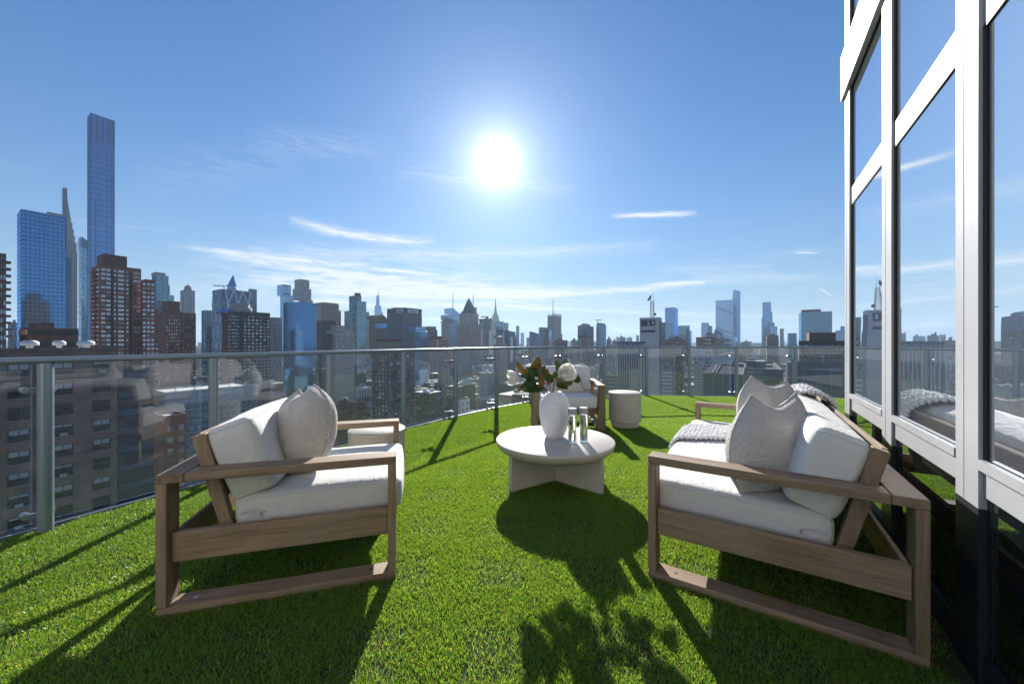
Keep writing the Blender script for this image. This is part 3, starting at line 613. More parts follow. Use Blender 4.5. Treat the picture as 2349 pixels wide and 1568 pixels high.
for i in range(12):
    for j in range(60): fs.append((i*61+j, (i+1)*61+j, (i+1)*61+j+1, i*61+j+1))
mb.add(vs, fs, True); mb.build('backing', M['knit'], th)

# coffee table
CT = Vector((.36, 3.13, 0)); ct = empty('coffee_table', CT); tag(ct, 'low round cream coffee table on crossed panel legs in the middle', 'table')
TR_, TH_ = .495, .355
mb = MB(); mb.lathe([(.02, TH_-.125), (.22, TH_-.122), (.34, TH_-.112), (.42, TH_-.092), (.465, TH_-.066), (.487, TH_-.036), (TR_, TH_-.012), (TR_-.001, TH_-.004), (TR_-.006, TH_), (.02, TH_)], 96); mb.build('table_top', M['plaster'], ct)
for k, a in enumerate((math.atan2(-.237, -.382)+.02, math.atan2(-.263, .339)-.06)):
    d = Vector((math.cos(a), math.sin(a), 0)); n = Vector((-d.y, d.x, 0))
    for s in ((-1, 1) if k == 0 else (-1, 1)):
        mb = MB(); r0 = 0 if k == 0 else .0215
        mb.prism([(d*s*q+n*w).xy for q, w in ((r0, -.02), (.445, -.02), (.445, .02), (r0, .02))], -.003, TH_-.075)
        mb.build('panel_leg', M['plaster'], ct)
def on_table(x, y, z=TH_): return Vector((x, y, z+.0005))
vase = empty('ribbed_vase', on_table(.366, 3.19)); tag(vase, 'tall white ribbed ceramic vase holding magnolia branches on the coffee table', 'vase')
prof_v = []
for k in range(101):
    z = k/100; base = [(.0, .074), (.04, .082), (.15, .100), (.3, .118), (.45, .128), (.6, .131), (.72, .127), (.82, .115), (.9, .096), (.95, .079), (.98, .066), (1.0, .06)]
    for (a, ra), (b, rb) in zip(base, base[1:]):
        if a <= z <= b: r = ra+(rb-ra)*(z-a)/(b-a); break
    prof_v.append((r, z))
pv = []
for k in range(401):
    z = k/400; i = min(99, int(z*100)); r = prof_v[i][0]+(prof_v[i+1][0]-prof_v[i][0])*(z*100-i)
    rib = .0032*abs(math.sin(z*math.pi*30)) if .03 < z < .97 else 0
    pv.append((r+rib, z*.385))
pv += [(.056, .386), (.052, .383), (.050, .36), (.06, .33)]
mb = MB(); mb.lathe(pv, 72, cap=False); mb.add([(.074*math.cos(k/24*6.2832), .074*math.sin(k/24*6.2832), 0) for k in range(24)], [tuple(range(23, -1, -1))]); mb.build('vase_body', M['ceramic'], vase)
# bottles
def bottle(x, y, label, yaw):
    t = empty('water_bottle', on_table(x, y), yaw); tag(t, label, 'bottle', 'clear water bottles on the coffee table')
    mb = MB(); mb.lathe([(.010, .0), (.030, .0), (.0345, .005), (.0345, .232), (.033, .236)], 40, cap=False); mb.add([(.030*math.cos(k/20*6.2832), .030*math.sin(k/20*6.2832), .0005) for k in range(20)], [tuple(range(19, -1, -1))]); mb.build('glass_body', M['bottle_glass'], t)
    mb = MB(); mb.lathe([(.028, .012), (.0325, .016), (.0325, .222), (.031, .224)], 40); mb.build('water', M['water'], t)
    mb = MB(); mb.lathe([(.0352, .238), (.0355, .239), (.0355, .278), (.034, .280)], 40); mb.build('cap', M['cap'], t)
    cu = bpy.data.curves.new('lettering', 'FONT'); cu.body = 'VOSS'; cu.size = .040; cu.extrude = .0004; cu.align_x = 'RIGHT'; cu.align_y = 'CENTER'; cu.space_character = 1.1; cu.resolution_u = 3
    tmp = bpy.data.objects.new('lettering', cu); col.objects.link(tmp); bpy.context.view_layer.update()
    me = bpy.data.meshes.new_from_object(tmp); bpy.data.objects.remove(tmp)
    for v in me.vertices:      # run up the bottle and wrap round it
        a = -v.co.y/.0352; r = .0352+v.co.z; v.co = Vector((math.sin(a)*r, -math.cos(a)*r, .215+v.co.x))
    me.materials.clear(); me.materials.append(M['letters']); link('lettering', me, t)
bottle(.488, 3.0, 'left clear glass water bottle with grey cap, next to the vase', R(14))
bottle(.585, 3.03, 'right clear glass water bottle with grey cap, farther from the vase', R(10))
# fluted side tables
def drum(loc, label):
    t = empty('side_table', loc); tag(t, label, 'side table', 'fluted drum side tables'); n = 60
    def flute(R0, z0, z1, nm, rr):
        mb = MB(); pts = []
        for k in range(n*6):
            a = 2*math.pi*k/(n*6); f = abs(math.sin(a*n/2)); r = R0-.005*(1-f**.6); pts.append((r*math.cos(a), r*math.sin(a)))
        mb.prism(pts, z0, z1); return mb.build(nm, M['drum'], t)
    flute(.185, -.002, .0845, 'plinth', 0); flute(.215, .086, .455, 'fluted_drum', 0)
    mb = MB(); mb.lathe([(.205, .4555), (.2165, .456), (.218, .459), (.218, .470), (.215, .474), (.02, .474)], 72); mb.build('top_disc', M['drum'], t)
drum((1.57, 5.16, 0), 'fluted cream drum side table standing right of the far armchair'); drum((-1.085, 2.98, 0), 'fluted cream drum side table half hidden behind the left armchair')

# magnolia branches
mg = empty('magnolia_branches', Vector((.366, 3.19, TH_+.37))); tag(mg, 'magnolia branches with white blossoms and green brown leaves in the vase', 'flowers')
MO = mg.location.copy()
def mp_(zx, zy, dy=0.0):       # survey of the bouquet: picture angle and distance to a point
    px, py = 1131.2+.156*zx, 794.9+.156*zy; d = 3.19+dy
    return Vector(((px-1174)*d/F, d, CAMH-(py-785)*d/F))-MO
def leaf_mesh(L, w, curl, seed):
    mb = MB(); n = 10; top = []; rgl = random.Random(seed); tw = rgl.uniform(-.5, .5)
    def pt(t, s, off):
        ww = w/2*math.sin(math.pi*min(1, t**.8))**.8*(1 if t < .97 else .4); x = t*L; z = -curl*L*t*t+abs(s)*ww*.35; a = tw*t
        y = s*ww; y, z2 = y*math.cos(a)-(z)*math.sin(a)*.0, z+y*math.sin(a)
        return (x, y, z2+off)
    for off, mi in ((.0006, 0), (-.0006, 1)):
        mb.mi = mi; vs = [pt(k/n, s, off) for k in range(n+1) for s in (-1, -.5, 0, .5, 1)]; fs = []
        for k in range(n):
            for j in range(4):
                f = (k*5+j, (k+1)*5+j, (k+1)*5+j+1, k*5+j+1); fs.append(f[::-1] if mi else f)
        mb.add(vs, [f[::-1] for f in fs], True)
    return mb.mesh('leaf', [M['leaf_green'], M['leaf_brown']])
def leaf(b, tip, w, side, dy0=0, dy1=0, curl=.1, seed=0):
    """side 'g' shows the upper face to the camera, 'b' the underside"""
    B, T = mp_(*b, dy0), mp_(*tip, dy1); L = (T-B).length; x = (T-B).normalized()
    toward = Vector((0, -1, .45)) if side == 'g' else Vector((0, 1, .25))
    toward += Vector((random.Random(seed).uniform(-.5, .5), 0, random.Random(seed+9).uniform(-.3, .3)))
    z = (toward-x*toward.dot(x)).normalized(); y = z.cross(x)
    o = link('leaf', leaf_mesh(L, w*.156*3.19/F*1.4, curl, seed), mg, B); o.rotation_euler = Matrix((x, y, z)).transposed().to_euler(); return o
leaves = [((445, 425), (322, 212), 62, 'b', .03, .05), ((640, 430), (655, 142), 110, 'b', .04, .05), ((635, 430), (575, 240), 105, 'b', 0, -.03), ((650, 440), (695, 235), 85, 'b', 0, .02), ((668, 460), (757, 278), 90, 'g', -.03, -.05), ((655, 465), (497, 300), 92, 'g', -.02, -.05),
 ((630, 465), (385, 440), 100, 'g', -.04, -.07), ((560, 430), (430, 345), 95, 'b', .05, .08), ((640, 525), (395, 590), 95, 'g', -.05, -.1), ((490, 560), (352, 660), 62, 'b', -.06, -.1), ((745, 605), (448, 648), 92, 'g', -.03, -.09), ((725, 400), (700, 548), 80, 'b', -.05, -.08), ((800, 325), (755, 450), 55, 'b', .03, -.02),
 ((770, 540), (625, 592), 70, 'b', -.04, -.08), ((895, 480), (752, 478), 100, 'g', -.03, -.06), ((965, 380), (903, 193), 105, 'g', .02, .0), ((1062, 320), (1050, 208), 110, 'g', .04, .05), ((1140, 480), (1292, 468), 125, 'g', .0, .03), ((945, 500), (1098, 630), 130, 'g', -.05, -.1), ((1075, 520), (1170, 548), 70, 'b', .0, -.03),
 ((880, 470), (945, 360), 70, 'g', -.03, .0), ((700, 470), (560, 500), 80, 'g', .02, .04), ((760, 470), (820, 380), 70, 'b', .06, .1), ((690, 480), (600, 380), 80, 'g', .08, .14), ((930, 470), (1010, 540), 70, 'b', .04, .05), ((620, 500), (480, 480), 85, 'b', .06, .12), ((850, 500), (780, 560), 60, 'b', .05, .08), ((1000, 470), (1120, 400), 90, 'g', .08, .12)]
for i, lf in enumerate(leaves): leaf(*lf, curl=.12 if i % 3 else -.05, seed=i)
stems = [[(805, 690), (735, 585), (660, 460), (640, 420)], [(850, 690), (840, 600), (770, 470), (720, 400)], [(885, 690), (892, 600), (915, 480), (1050, 440)], [(905, 690), (985, 585), (1090, 520)], [(815, 690), (700, 560), (560, 480), (390, 450)], [(870, 690), (880, 560), (960, 400)]]
for k, s in enumerate(stems):
    pts = [mp_(p[0], p[1], (-.03 if k % 2 else .02)*(1 if j else 0)) for j, p in enumerate(s)]; fine = []
    for a, b in zip(pts, pts[1:]): fine += [a.lerp(b, q/5) for q in range(5)]
    mb = MB(); mb.tube(fine+[pts[-1]], .0042, 7, .0025); mb.build('stem', M['stem'], mg)
def blossom(c, axis, size, seed, openness=1.0):
    o = empty('blossom', c, 0, mg); o.rotation_euler = Vector(axis).to_track_quat('Z', 'Y').to_euler(); rgb = random.Random(seed)
    for ring, (cnt, rr, hh) in enumerate(((3, .62, .86), (4, .86, .98), (4, 1.0, .90))):
        for i in range(cnt):
            a0 = 2*math.pi*(i+.5*ring)/cnt+rgb.uniform(-.2, .2); wd = 1.25 if cnt == 3 else 1.02; mb = MB(); vs = []; n = 9
            hh_ = hh*rgb.uniform(.9, 1.06); tilt = rgb.uniform(.94, 1.08)
            for k in range(n+1):
                t = k/n; r = rr*tilt*openness*(math.sin(min(1, t*1.25)*math.pi*.5)*.5-.10*max(0, t-.6)+.02); z = hh_*(t**1.15)
                for j in range(9):
                    s = j/4-1; a = a0+s*wd*math.sin(math.pi*min(1, .16+t*.84)*.62+.5)*.72*(1-.45*max(0, t-.72)/.28); ed = abs(s)**3
                    rk = r+(.03*ed*(1 if t > .5 else 0))+.025*noise.noise(Vector((s*2+seed, t*5, i*3.0))); zz = z-.09*abs(s)**2.2*t*t+.03*noise.noise(Vector((s*3, t*4+seed, i*2.0)))*t
                    vs.append((rk*size*math.cos(a), rk*size*math.sin(a), zz*size))
            fs = [(k*9+j, k*9+j+1, (k+1)*9+j+1, (k+1)*9+j) for k in range(n) for j in range(8)]
            mb.add(vs, fs, True); mb.build('petal', M['petal'], o)
blossom(mp_(400, 470, -.03), (-1, -.15, .06), .128, 1, .98); blossom(mp_(1060, 470, -.06), (.08, -.75, .62), .14, 2, 1.1); blossom(mp_(560, 350, .06), (-.4, .2, .9), .06, 3, .9)
mb = MB(); mb.lathe([(.004, 0), (.012, .012), (.013, .022), (.007, .04), (.002, .046)], 12); bd = mb.build('flower_bud', M['petal'], mg, mp_(655, 480, -.08), (R(70), 0, R(-40)))
# ------------------------------------------------------------------ the city
GZ = -104.0
cm = dict(
 red=mat('brick_red', (.30, .125, .08), .9, var=.25, vscale=.15), brown=mat('brick_brown', (.17, .095, .07), .9, var=.25, vscale=.12), dark=mat('brick_dark', (.095, .07, .06), .9, var=.3, vscale=.15), rust=mat('brick_rust', (.26, .14, .10), .9, var=.25, vscale=.1),
 tan=mat('stone_tan', (.40, .33, .26), .85, var=.2, vscale=.08), beige=mat('stone_beige', (.46, .42, .37), .85, var=.18, vscale=.08), grey=mat('stone_grey', (.30, .31, .32), .85, var=.18, vscale=.06), pale=mat('stone_pale', (.55, .55, .54), .8, var=.12, vscale=.06), pink=mat('granite_pink', (.38, .27, .235), .8, var=.2, vscale=.05),
 slate=mat('metal_slate', (.10, .13, .16), .6, var=.2, vscale=.1), black=mat('wall_black', (.022, .024, .03), .5, var=.3, vscale=.1), white=mat('wall_white', (.70, .71, .71), .75, var=.12, vscale=.1), copper=mat('copper_roof', (.075, .11, .115), .6, var=.3, vscale=.08), teal=mat('panel_teal', (.12, .24, .25), .5, var=.2, vscale=.2), concrete=mat('concrete', (.37, .36, .345), .85, var=.2, vscale=.15), olive=mat('brick_olive', (.17, .14, .09), .9, var=.25, vscale=.15),
 roof=mat('roof_gravel', (.26, .25, .24), .95, var=.45, vscale=.12), roof_light=mat('roof_white', (.60, .60, .58), .8, var=.3, vscale=.15), roof_dark=mat('roof_tar', (.06, .06, .062), .9, var=.5, vscale=.1),
 gblue=glassy('tower_glass_blue', (.16, .45, .88), (.012, .05, .13), .55, .95, .06, .05, .25), gdark=glassy('tower_glass_dark', (.25, .36, .48), (.012, .018, .028), .30, .9, .06, .04, .25), gteal=glassy('tower_glass_teal', (.32, .58, .76), (.02, .05, .06), .45, .9, .08, .05, .25), gpale=glassy('tower_glass_pale', (.36, .62, .92), (.05, .09, .14), .55, .95, .1, .05, .25), gnavy=glassy('tower_glass_navy', (.18, .30, .48), (.012, .02, .04), .35, .9, .06, .04, .25),
 wdark=glassy('window_dark', (.4, .5, .6), (.012, .015, .02), .14, .8, .04), wlight=glassy('window_bright', (.72, .82, .90), (.08, .10, .12), .5, .9, .05), wblind=mat('window_blind', (.48, .48, .46), .6, var=.1, vscale=2),
 bar=mat('mullion_grey', (.22, .27, .32), .5), bard=mat('mullion_dark', (.035, .045, .06), .5), barw=mat('mullion_white', (.78, .79, .80), .5), asphalt=mat('asphalt', (.055, .055, .057), .9, var=.3, vscale=.02),
)
Z1 = lambda x, y: (.37437*x, 232.4+.37437*y); Z2 = lambda x, y: (464.7+.20825*x, 599.2+.20825*y); Z3 = lambda x, y: (917.2+.20825*x, 635.9+.20825*y); Z4 = lambda x, y: (1375.8+.2473*x, 635.9+.2473*y)
Z9 = lambda x, y: (703.2+.1365*x, 794.9+.1365*y); Z8 = lambda x, y: (917.2+.15618*x, 794.9+.15618*y); Z10 = lambda x, y: (1375.8+.2473*x, 782.7+.2473*y); Z6 = lambda x, y: (428+.2603*x, 782.7+.2603*y); ZD = lambda x, y: (x, y)
crg = random.Random(11)
class Bld:
    """a building on the street grid. Local x runs along the right-hand visible face, local y along the left-hand one;
    both visible faces meet in the vertical corner at the origin."""
    def __init__(s, name, label, Z, xL, xC, xR, yT, depth, wall='grey', roof='roof', back=None, cat='building', right=False, group=None, yref=None):
        uL, uC, uR = [(Z(x, 0)[0]-1174)/F for x in (xL, xC, xR)]; D = depth; P = Vector((uC*D, D, 0)); sA, cA = math.sin(AZ), math.cos(AZ)
        s.D = D; s.right = right
        if not right:
            a = (P.x-uL*D)/(cA+sA*uL); b = (uR*D-P.x)/(sA-cA*uR) if xR > xC else (back or 30); s.ys = 1
            tot = (uR-uL)*D
            if a < (back or 30)*.7 and xC-xL < .12*max(xR-xL, 1):      # too thin to stand: give it depth, keeping both silhouette bearings
                a = min((back or 30)*.7, .34*tot/max(.12, cA+sA*uL)); P = Vector((uL*(D+a*sA)+a*cA, D, 0)); b = (uR*D-P.x)/(sA-cA*uR)
        else:
            b = (uL*D-P.x)/(sA-cA*uL) if xL < xC else (back or 30); a = (uR*D-P.x)/(cA+sA*uR); s.ys = -1
        if xR > xC and b > 400 or b < 0: b = back or 60
        s.a, s.b = a, b; s.wall = wall
        s.root = empty(name, (P.x, P.y, GZ), GRID); tag(s.root, label, cat, group, 'thing')
        s.Z = Z; s.yT = yT; s.zt = CAMH-(Z(0, yT)[1]-785)*D/F-GZ; s.zb = None
        s.roofm = roof; s.top = s.zt
    def h(s, y): return CAMH-(s.Z(0, y)[1]-785)*s.D/F-GZ          # height above the street of a survey line at the near corner
    def u(s, x, face):                                               # distance along a face of a survey bearing
        uu = (s.Z(x, 0)[0]-1174)/F; P = s.root.location; sA, cA = math.sin(AZ), math.cos(AZ)
        return (uu*P.y-P.x)/(sA-cA*uu) if face == 'B' else abs((P.x-uu*P.y)/(cA+sA*uu))
    def box(s, x0, x1, y0, y1, z0, z1, name='wall', m=None, roof=True):
        mb = MB(); k = s.ys; mb.box(x0, k*y0, z0, x1, k*y1, z1); o = mb.build(name, cm[m or s.wall], s.root)
        if roof and min(x1-x0, y1-y0) > 3:
            mb = MB(); e = .6; mb.box(x0+e, k*(y0+e), z1+.002, x1-e, k*(y1-e), z1+.02); mb.build('roof', cm[s.roofm], s.root)
            mb = MB(); p = .35                                        # parapet
            for q in ((x0, x1, y0, y0+p), (x0, x1, y1-p, y1), (x0, x0+p, y0+p, y1-p), (x1-p, x1, y0+p, y1-p)): mb.box(q[0], k*q[2], z1+.001, q[1], k*q[3], z1+1.0)
            mb.build('parapet', cm[m or s.wall], s.root)
        return o
    def body(s, m=None): s.box(0, s.b, 0, s.a, 0, s.zt, 'wall', m); return s
    def quad(s, mb, face, s0, s1, z0, z1, out, off=(0, 0)):
        """shallow box on a face: A is the plane x=off, B the plane y=off"""
        k = s.ys
        if face == 'A': mb.box(off[0]-out, k*s0, z0, off[0]+.02, k*s1, z1)
        else: mb.box(s0, k*(off[1]-out), z0, s1, k*(off[1]+.02), z1)
    def bands(s, faces='AB', fl=3.6, frac=.3, m='bar', out=.25, z0=60, z1=None, rng_=None, off=(0, 0), name='floor_bands'):
        z1 = z1 or s.zt; mb = MB(); n = max(1, int((z1-z0)/fl)); fl = (z1-z0)/n
        for f in faces:
            r0, r1 = (rng_ or {}).get(f, (0, s.a if f == 'A' else s.b))
            for i in range(n): s.quad(mb, f, r0, r1, z0+(i+1)*fl-fl*frac, z0+(i+1)*fl-.02, out, off)
        tag(mb.build(name, cm[m], s.root), kind='stuff'); return s
    def fins(s, faces='AB', pitch=3.0, w=.35, m='bar', out=.35, z0=60, z1=None, rng_=None, off=(0, 0), name='mullions'):
        z1 = z1 or s.zt; mb = MB()
        for f in faces:
            r0, r1 = (rng_ or {}).get(f, (0, s.a if f == 'A' else s.b)); n = max(1, round((r1-r0)/pitch))
            for i in range(n+1):
                c = r0+(r1-r0)*i/n; c = min(max(c, r0+w/2), r1-w/2); s.quad(mb, f, c-w/2, c+w/2, z0, z1-.03, out, off)
        tag(mb.build(name, cm[m], s.root), kind='stuff'); return s
    def wins(s, face, nx, ny, fw=.5, fh=.5, z0=60, z1=None, r=None, indiv=False, mix=(.55, .25, .2), out=.12, off=(0, 0), skip=None, frame=None):
        z1 = z1 or s.zt-1; r0, r1 = r or (0, s.a if face == 'A' else s.b); dx, dz = (r1-r0)/nx, (z1-z0)/ny; mats = [cm['wdark'], cm['wlight'], cm['wblind']]
        if indiv:
            me = []
            for v in range(4):
                mb = MB(); w, h = dx*fw/2, dz*fh/2
                mb.mi = 0; mb.box(-w, -.02, -h, w, out*.6, h) if v < 3 else (mb.box(-w, -.02, -h, w, out*.6, 0), setattr(mb, 'mi', 2), mb.box(-w, -.02, 0, w, out*.7, h))
                mb.mi = 3; t = max(.05, w*.07)
                mb.box(-w-t, -.02, -h-t, w+t, out, -h); mb.box(-w-t, -.02, h, w+t, out, h+t); mb.box(-w-t, -.02, -h, -w, out, h); mb.box(w, -.02, -h, w+t, out, h); mb.box(-t*.6, .005, -h, t*.6, out, h)
                mm = [mats[v] if v < 3 else mats[0], mats[1], mats[2], cm[frame or 'bard']]; me.append(mb.mesh('window', mm))
        mb = MB()
        for i in range(nx):
            for j in range(ny):
                if skip and skip(i, j): continue
                c = r0+dx*(i+.5); z = z0+dz*(j+.5); v = crg.choices((0, 1, 2), mix)[0]
                if indiv:
                    v = 3 if v == 0 and crg.random() < .35 else v
                    if face == 'A': link('window', me[v], s.root, (off[0], s.ys*c, z), (0, 0, math.pi/2))
                    else: link('window', me[v], s.root, (c, s.ys*off[1], z), (0, 0, math.pi if s.ys > 0 else 0))
                else: mb.mi = v; s.quad(mb, face, c-dx*fw/2, c+dx*fw/2, z-dz*fh/2, z+dz*fh/2, out, off)
        if not indiv: tag(mb.build('windows', mats, s.root), kind='stuff')
        return s
    def part(s, name, m, mb, loc=(0, 0, 0)): return mb.build(name, cm[m], s.root, loc)
    def clutter(s, n=3, x=None, y=None, z=None, big=1.0):
        x = x or (0, s.b); y = y or (0, s.a); z = z or s.zt
        for i in range(n):
            w, d, hh = crg.uniform(.12, .3)*(x[1]-x[0]), crg.uniform(.12, .3)*(y[1]-y[0]), crg.uniform(2, 5)*big; cx = crg.uniform(x[0]+w, x[1]-w); cy = crg.uniform(y[0]+d, y[1]-d)
            mb = MB(); mb.box(cx-w/2, s.ys*(cy-d/2), z+.021, cx+w/2, s.ys*(cy+d/2), z+hh); s.part('roof_bulkhead', crg.choice(('concrete', 'grey', 'slate', s.wall)), mb)
        return s
B = Bld
# ---- left group
b = B('apartment_block', 'dark brick apartment block with balconies cut by the left edge of the picture', Z1, -160, -20, 38, 930, 165, 'rust').body(); b.wins('B', 3, 17, .55, .5, 78, indiv=True, mix=(.4, .45, .15))
mb = MB()
for k in range(12): mb.box(b.b-.2, 1.0, b.zt-4-k*3.05, b.b+1.4, 5, b.zt-3.0-k*3.05)
b.part('balconies', 'rust', mb)
b = B('supertall_tower', 'tallest slender blue glass tower rising far above the brick tower', Z1, 537, 552, 703, 76, 600, 'gblue', back=30); b.body()
b.bands('AB', 8.4, .12, 'gnavy', .3, 100).fins('B', 8.5, .5, 'gnavy', .3, 60).fins('A', 9, .8, 'gdark', .5, 60); b.fins('B', 6.2, 1.6, 'gnavy', .8, b.zt-42, b.zt-2, name='crown_fins')
mb = MB(); mb.box(b.u(583, 'B'), -.9, 60, b.u(589, 'B'), .0, b.h(600)); mb.box(b.u(684, 'B'), -.9, 60, b.u(688, 'B'), .0, b.zt-2); b.part('groove_shade', 'gnavy', mb)  # dark strips set proud of the face, standing for shade in two grooves
b = B('glass_slab_tower', 'broad blue glass slab tower at far left with notched right shoulder', Z1, 105, 128, 405, 668, 347, 'gblue', back=26); b.body(); b.bands('AB', 3.9, .12, 'bard', .2, 60).fins('B', 2.6, .22, 'bard', .2, 60); b.fins('B', 11, .7, 'gnavy', .5, b.zt-32, b.zt-8, name='crown_slots')
mb = MB(); mb.box(b.b, .8, 0, b.u(437, 'B'), b.a, b.h(920)); b.part('lower_wing', 'gnavy', mb); b.bands('B', 6.5, .05, 'gnavy', .25, b.zt-14, b.zt-1, name='crown_louvre')
b = B('stone_crowned_tower', 'beige stepped stone tower top showing behind the broad blue slab', Z1, 265, 290, 395, 683, 520, 'tan', back=20).body()
b = B('stepped_supertall', 'needle thin supertall with feathered setbacks stepping down on its right side', Z1, 380, 388, 412, 530, 790, 'tan', back=14, roof='roof_dark')
w0 = b.u(412, 'B'); b.box(0, w0, 0, b.a, 0, b.zt, 'wall', 'slate', False); px_, hz_ = 412, 530
for xs, ys in ((418, 585), (424, 625), (430, 655), (436, 690), (444, 720), (452, 760), (460, 800), (467, 845), (474, 900)):
    b.box(w0, b.u(xs, 'B'), 0, b.a, 0, b.h(ys)-6, 'setback', 'grey', False); w0 = b.u(xs, 'B')
b.b = w0; b.fins('B', 4.2, 1.1, 'slate', .5, 60, b.h(850), name='pilasters'); b.fins('B', 3.2, .8, 'gnavy', .5, b.h(850), b.h(560), rng_={'B': (0, b.u(412, 'B'))}, name='upper_pilasters')
b = B('speckled_glass_tower', 'narrow blue glass tower with speckled pattern between the brick tower and the spire', Z1, 480, 500, 548, 905, 703, 'gpale', back=25); b.body(); b.wins('B', 14, 62, .7, .7, 60, b.zt, mix=(.5, .3, .2), out=.1); b.wins('A', 6, 62, .7, .7, 60, b.zt, mix=(.6, .3, .1), out=.1)
mb = MB(); n = 8
mb.add([(0, 0, b.zt+1), (b.b, 0, b.zt+1), (b.b, b.a, b.zt+1), (0, b.a, b.zt+1), (0, 0, b.h(830)), (b.b, 0, b.h(858)), (b.b, b.a, b.h(858)), (0, b.a, b.h(826))], [(0, 3, 2, 1), (4, 5, 6, 7), (0, 1, 5, 4), (1, 2, 6, 5), (2, 3, 7, 6), (3, 0, 4, 7)]); b.part('curved_crown', 'gnavy', mb)
b = B('red_brick_tower', 'red brick apartment tower with a boxy rooftop and rows of pale windows', Z1, 558, 612, 865, 1008, 250, 'red', back=22, roof='roof_dark'); b.body(); z0 = 72
zt = b.zt
b.box(b.u(640, 'B'), b.u(788, 'B'), 4, b.a-4, zt+.03, b.h(935), 'penthouse', 'brown')
nf = int((zt-z0)/3.0)
for r0, r1, nx, fw in ((600, 680, 2, .78), (693, 712, 1, .7), (714, 765, 1, .72), (768, 790, 1, .6), (812, 862, 1, .85)): b.wins('B', nx, nf, fw, .5, z0, zt-1, (b.u(max(r0, 613), 'B')+.2, b.u(r1, 'B')), True, (.12, .62, .26), frame='wblind')
b.wins('A', 2, nf, .5, .5, z0, zt-1, None, True, (.4, .4, .2)); mb = MB()
for r in (686, 800): mb.box(b.u(r, 'B')-.6, -.1, 0, b.u(r, 'B')+.6, -.02, zt-2)
b.part('recess_shade', 'dark', mb); mb = MB()  # darker brick strips on the flat wall stand for the shade of recessed bays
for k in range(nf):
    mb.box(-1.5, b.a*.25, z0+3*k, 0, b.a*.75, z0+3*k+.9)
b.part('balconies', 'brown', mb)
b2 = B('red_brick_wing', 'lower red brick wing stepping down right of the brick tower', Z1, 860, 866, 948, 1100, 258, 'red', back=22, roof='roof_dark'); b2.body(); nf = int((b2.zt-72)/3.0)
b2.wins('B', 3, nf, .62, .5, 72, b2.zt-1, (b2.u(870, 'B'), b2.b), True, (.15, .6, .25), frame='wblind'); b2.box(b2.b+.02, b2.u(976, 'B'), 1.5, 20, 0, b2.h(1270), 'lower_step', 'red')
b2.wins('B', 1, 12, .6, .5, 72, 108, (b2.b+.5, b2.u(974, 'B')), True, (.2, .6, .2), off=(0, 1.5))
b = B('office_block', 'low dark office block with ribbon windows and cream corner in front of the slab tower', Z1, 118, 168, 480, 1400, 190, 'brown', back=30, roof='roof_dark').body(); b.bands('B', 6.2, .42, 'black', .3, 80, b.zt); b.bands('A', 6.2, .42, 'white', .3, 80, b.zt); b.clutter(4)
b = B('grey_tower_block', 'grey tower block far behind at the left, next to the edge apartments', Z1, 48, 62, 115, 1360, 500, 'grey', back=25).body(); b.wins('B', 6, 14, .5, .5, 70); b.clutter(2)
b = B('teal_crown_tower', 'teal glass tower with a rounded crown behind the red brick wing', Z1, 930, 938, 1032, 1068, 560, 'gteal', back=30); b.body(); b.bands('B', 4, .3, 'concrete', .3, 70).fins('B', 6, .8, 'concrete', .4, 70); b.box(b.b, b.u(1045, 'B'), 3, 26, 0, b.h(1120), 'side_wing', 'gteal'); b.box(b.u(1045, 'B'), b.u(1072, 'B'), 4, 26, 0, b.h(1185), 'lower_wing', 'gteal')
mb = MB(); mb.box(b.u(952, 'B'), 1, b.zt+.03, b.u(1015, 'B'), 20, b.zt+5); b.part('crown', 'concrete', mb)
b = B('domed_tower', 'pale stone tower with a domed round top left of the diagrid building', Z1, 1104, 1108, 1194, 1160, 720, 'grey', back=32); b.body(); b.fins('B', 4.5, 1.6, 'pale', .5, 70); b.bands('B', 4, .3, 'grey', .3, 70); cx = b.b/2
rd = cx*.9; mb = MB(); mb.lathe([(rd, b.zt+.05), (rd*.97, b.zt+rd*.3), (rd*.9, b.zt+rd*.42), (rd*.84, b.zt+rd*.5), (rd*.8, b.zt+rd*.9), (rd*.66, b.zt+rd*1.25), (rd*.4, b.zt+rd*1.5), (1, b.zt+rd*1.62)], 20, (cx, cx)); b.part('dome', 'grey', mb); mb = MB(); mb.tube([(cx, cx, b.zt+rd*1.6), (cx, cx, b.zt+rd*1.9)], .5, 6); b.part('finial', 'slate', mb)
b = B('brown_apartment_tower', 'brown brick apartment tower with a blocky plant room beside the red brick wing', Z1, 976, 982, 1200, 1298, 330, 'brown', back=25, roof='roof_dark'); b.body(); nf = int((b.zt-70)/3.1); b.wins('B', 13, nf, .42, .5, 70, b.zt-1.5, None, True, (.3, .4, .3)); b.box(b.u(1035, 'B'), b.u(1112, 'B'), 4, 20, b.zt+.03, b.h(1228), 'plant_room', 'brown'); b.clutter(2)
b = B('glass_hotel', 'dark glass tower standing directly left of the diagrid building', Z1, 1234, 1240, 1302, 1285, 620, 'gnavy', back=30).body(); b.bands('B', 4, .3, 'bard', .3, 70, b.h(1380)); b.fins('B', 5, .5, 'bar', .3, b.h(1380))
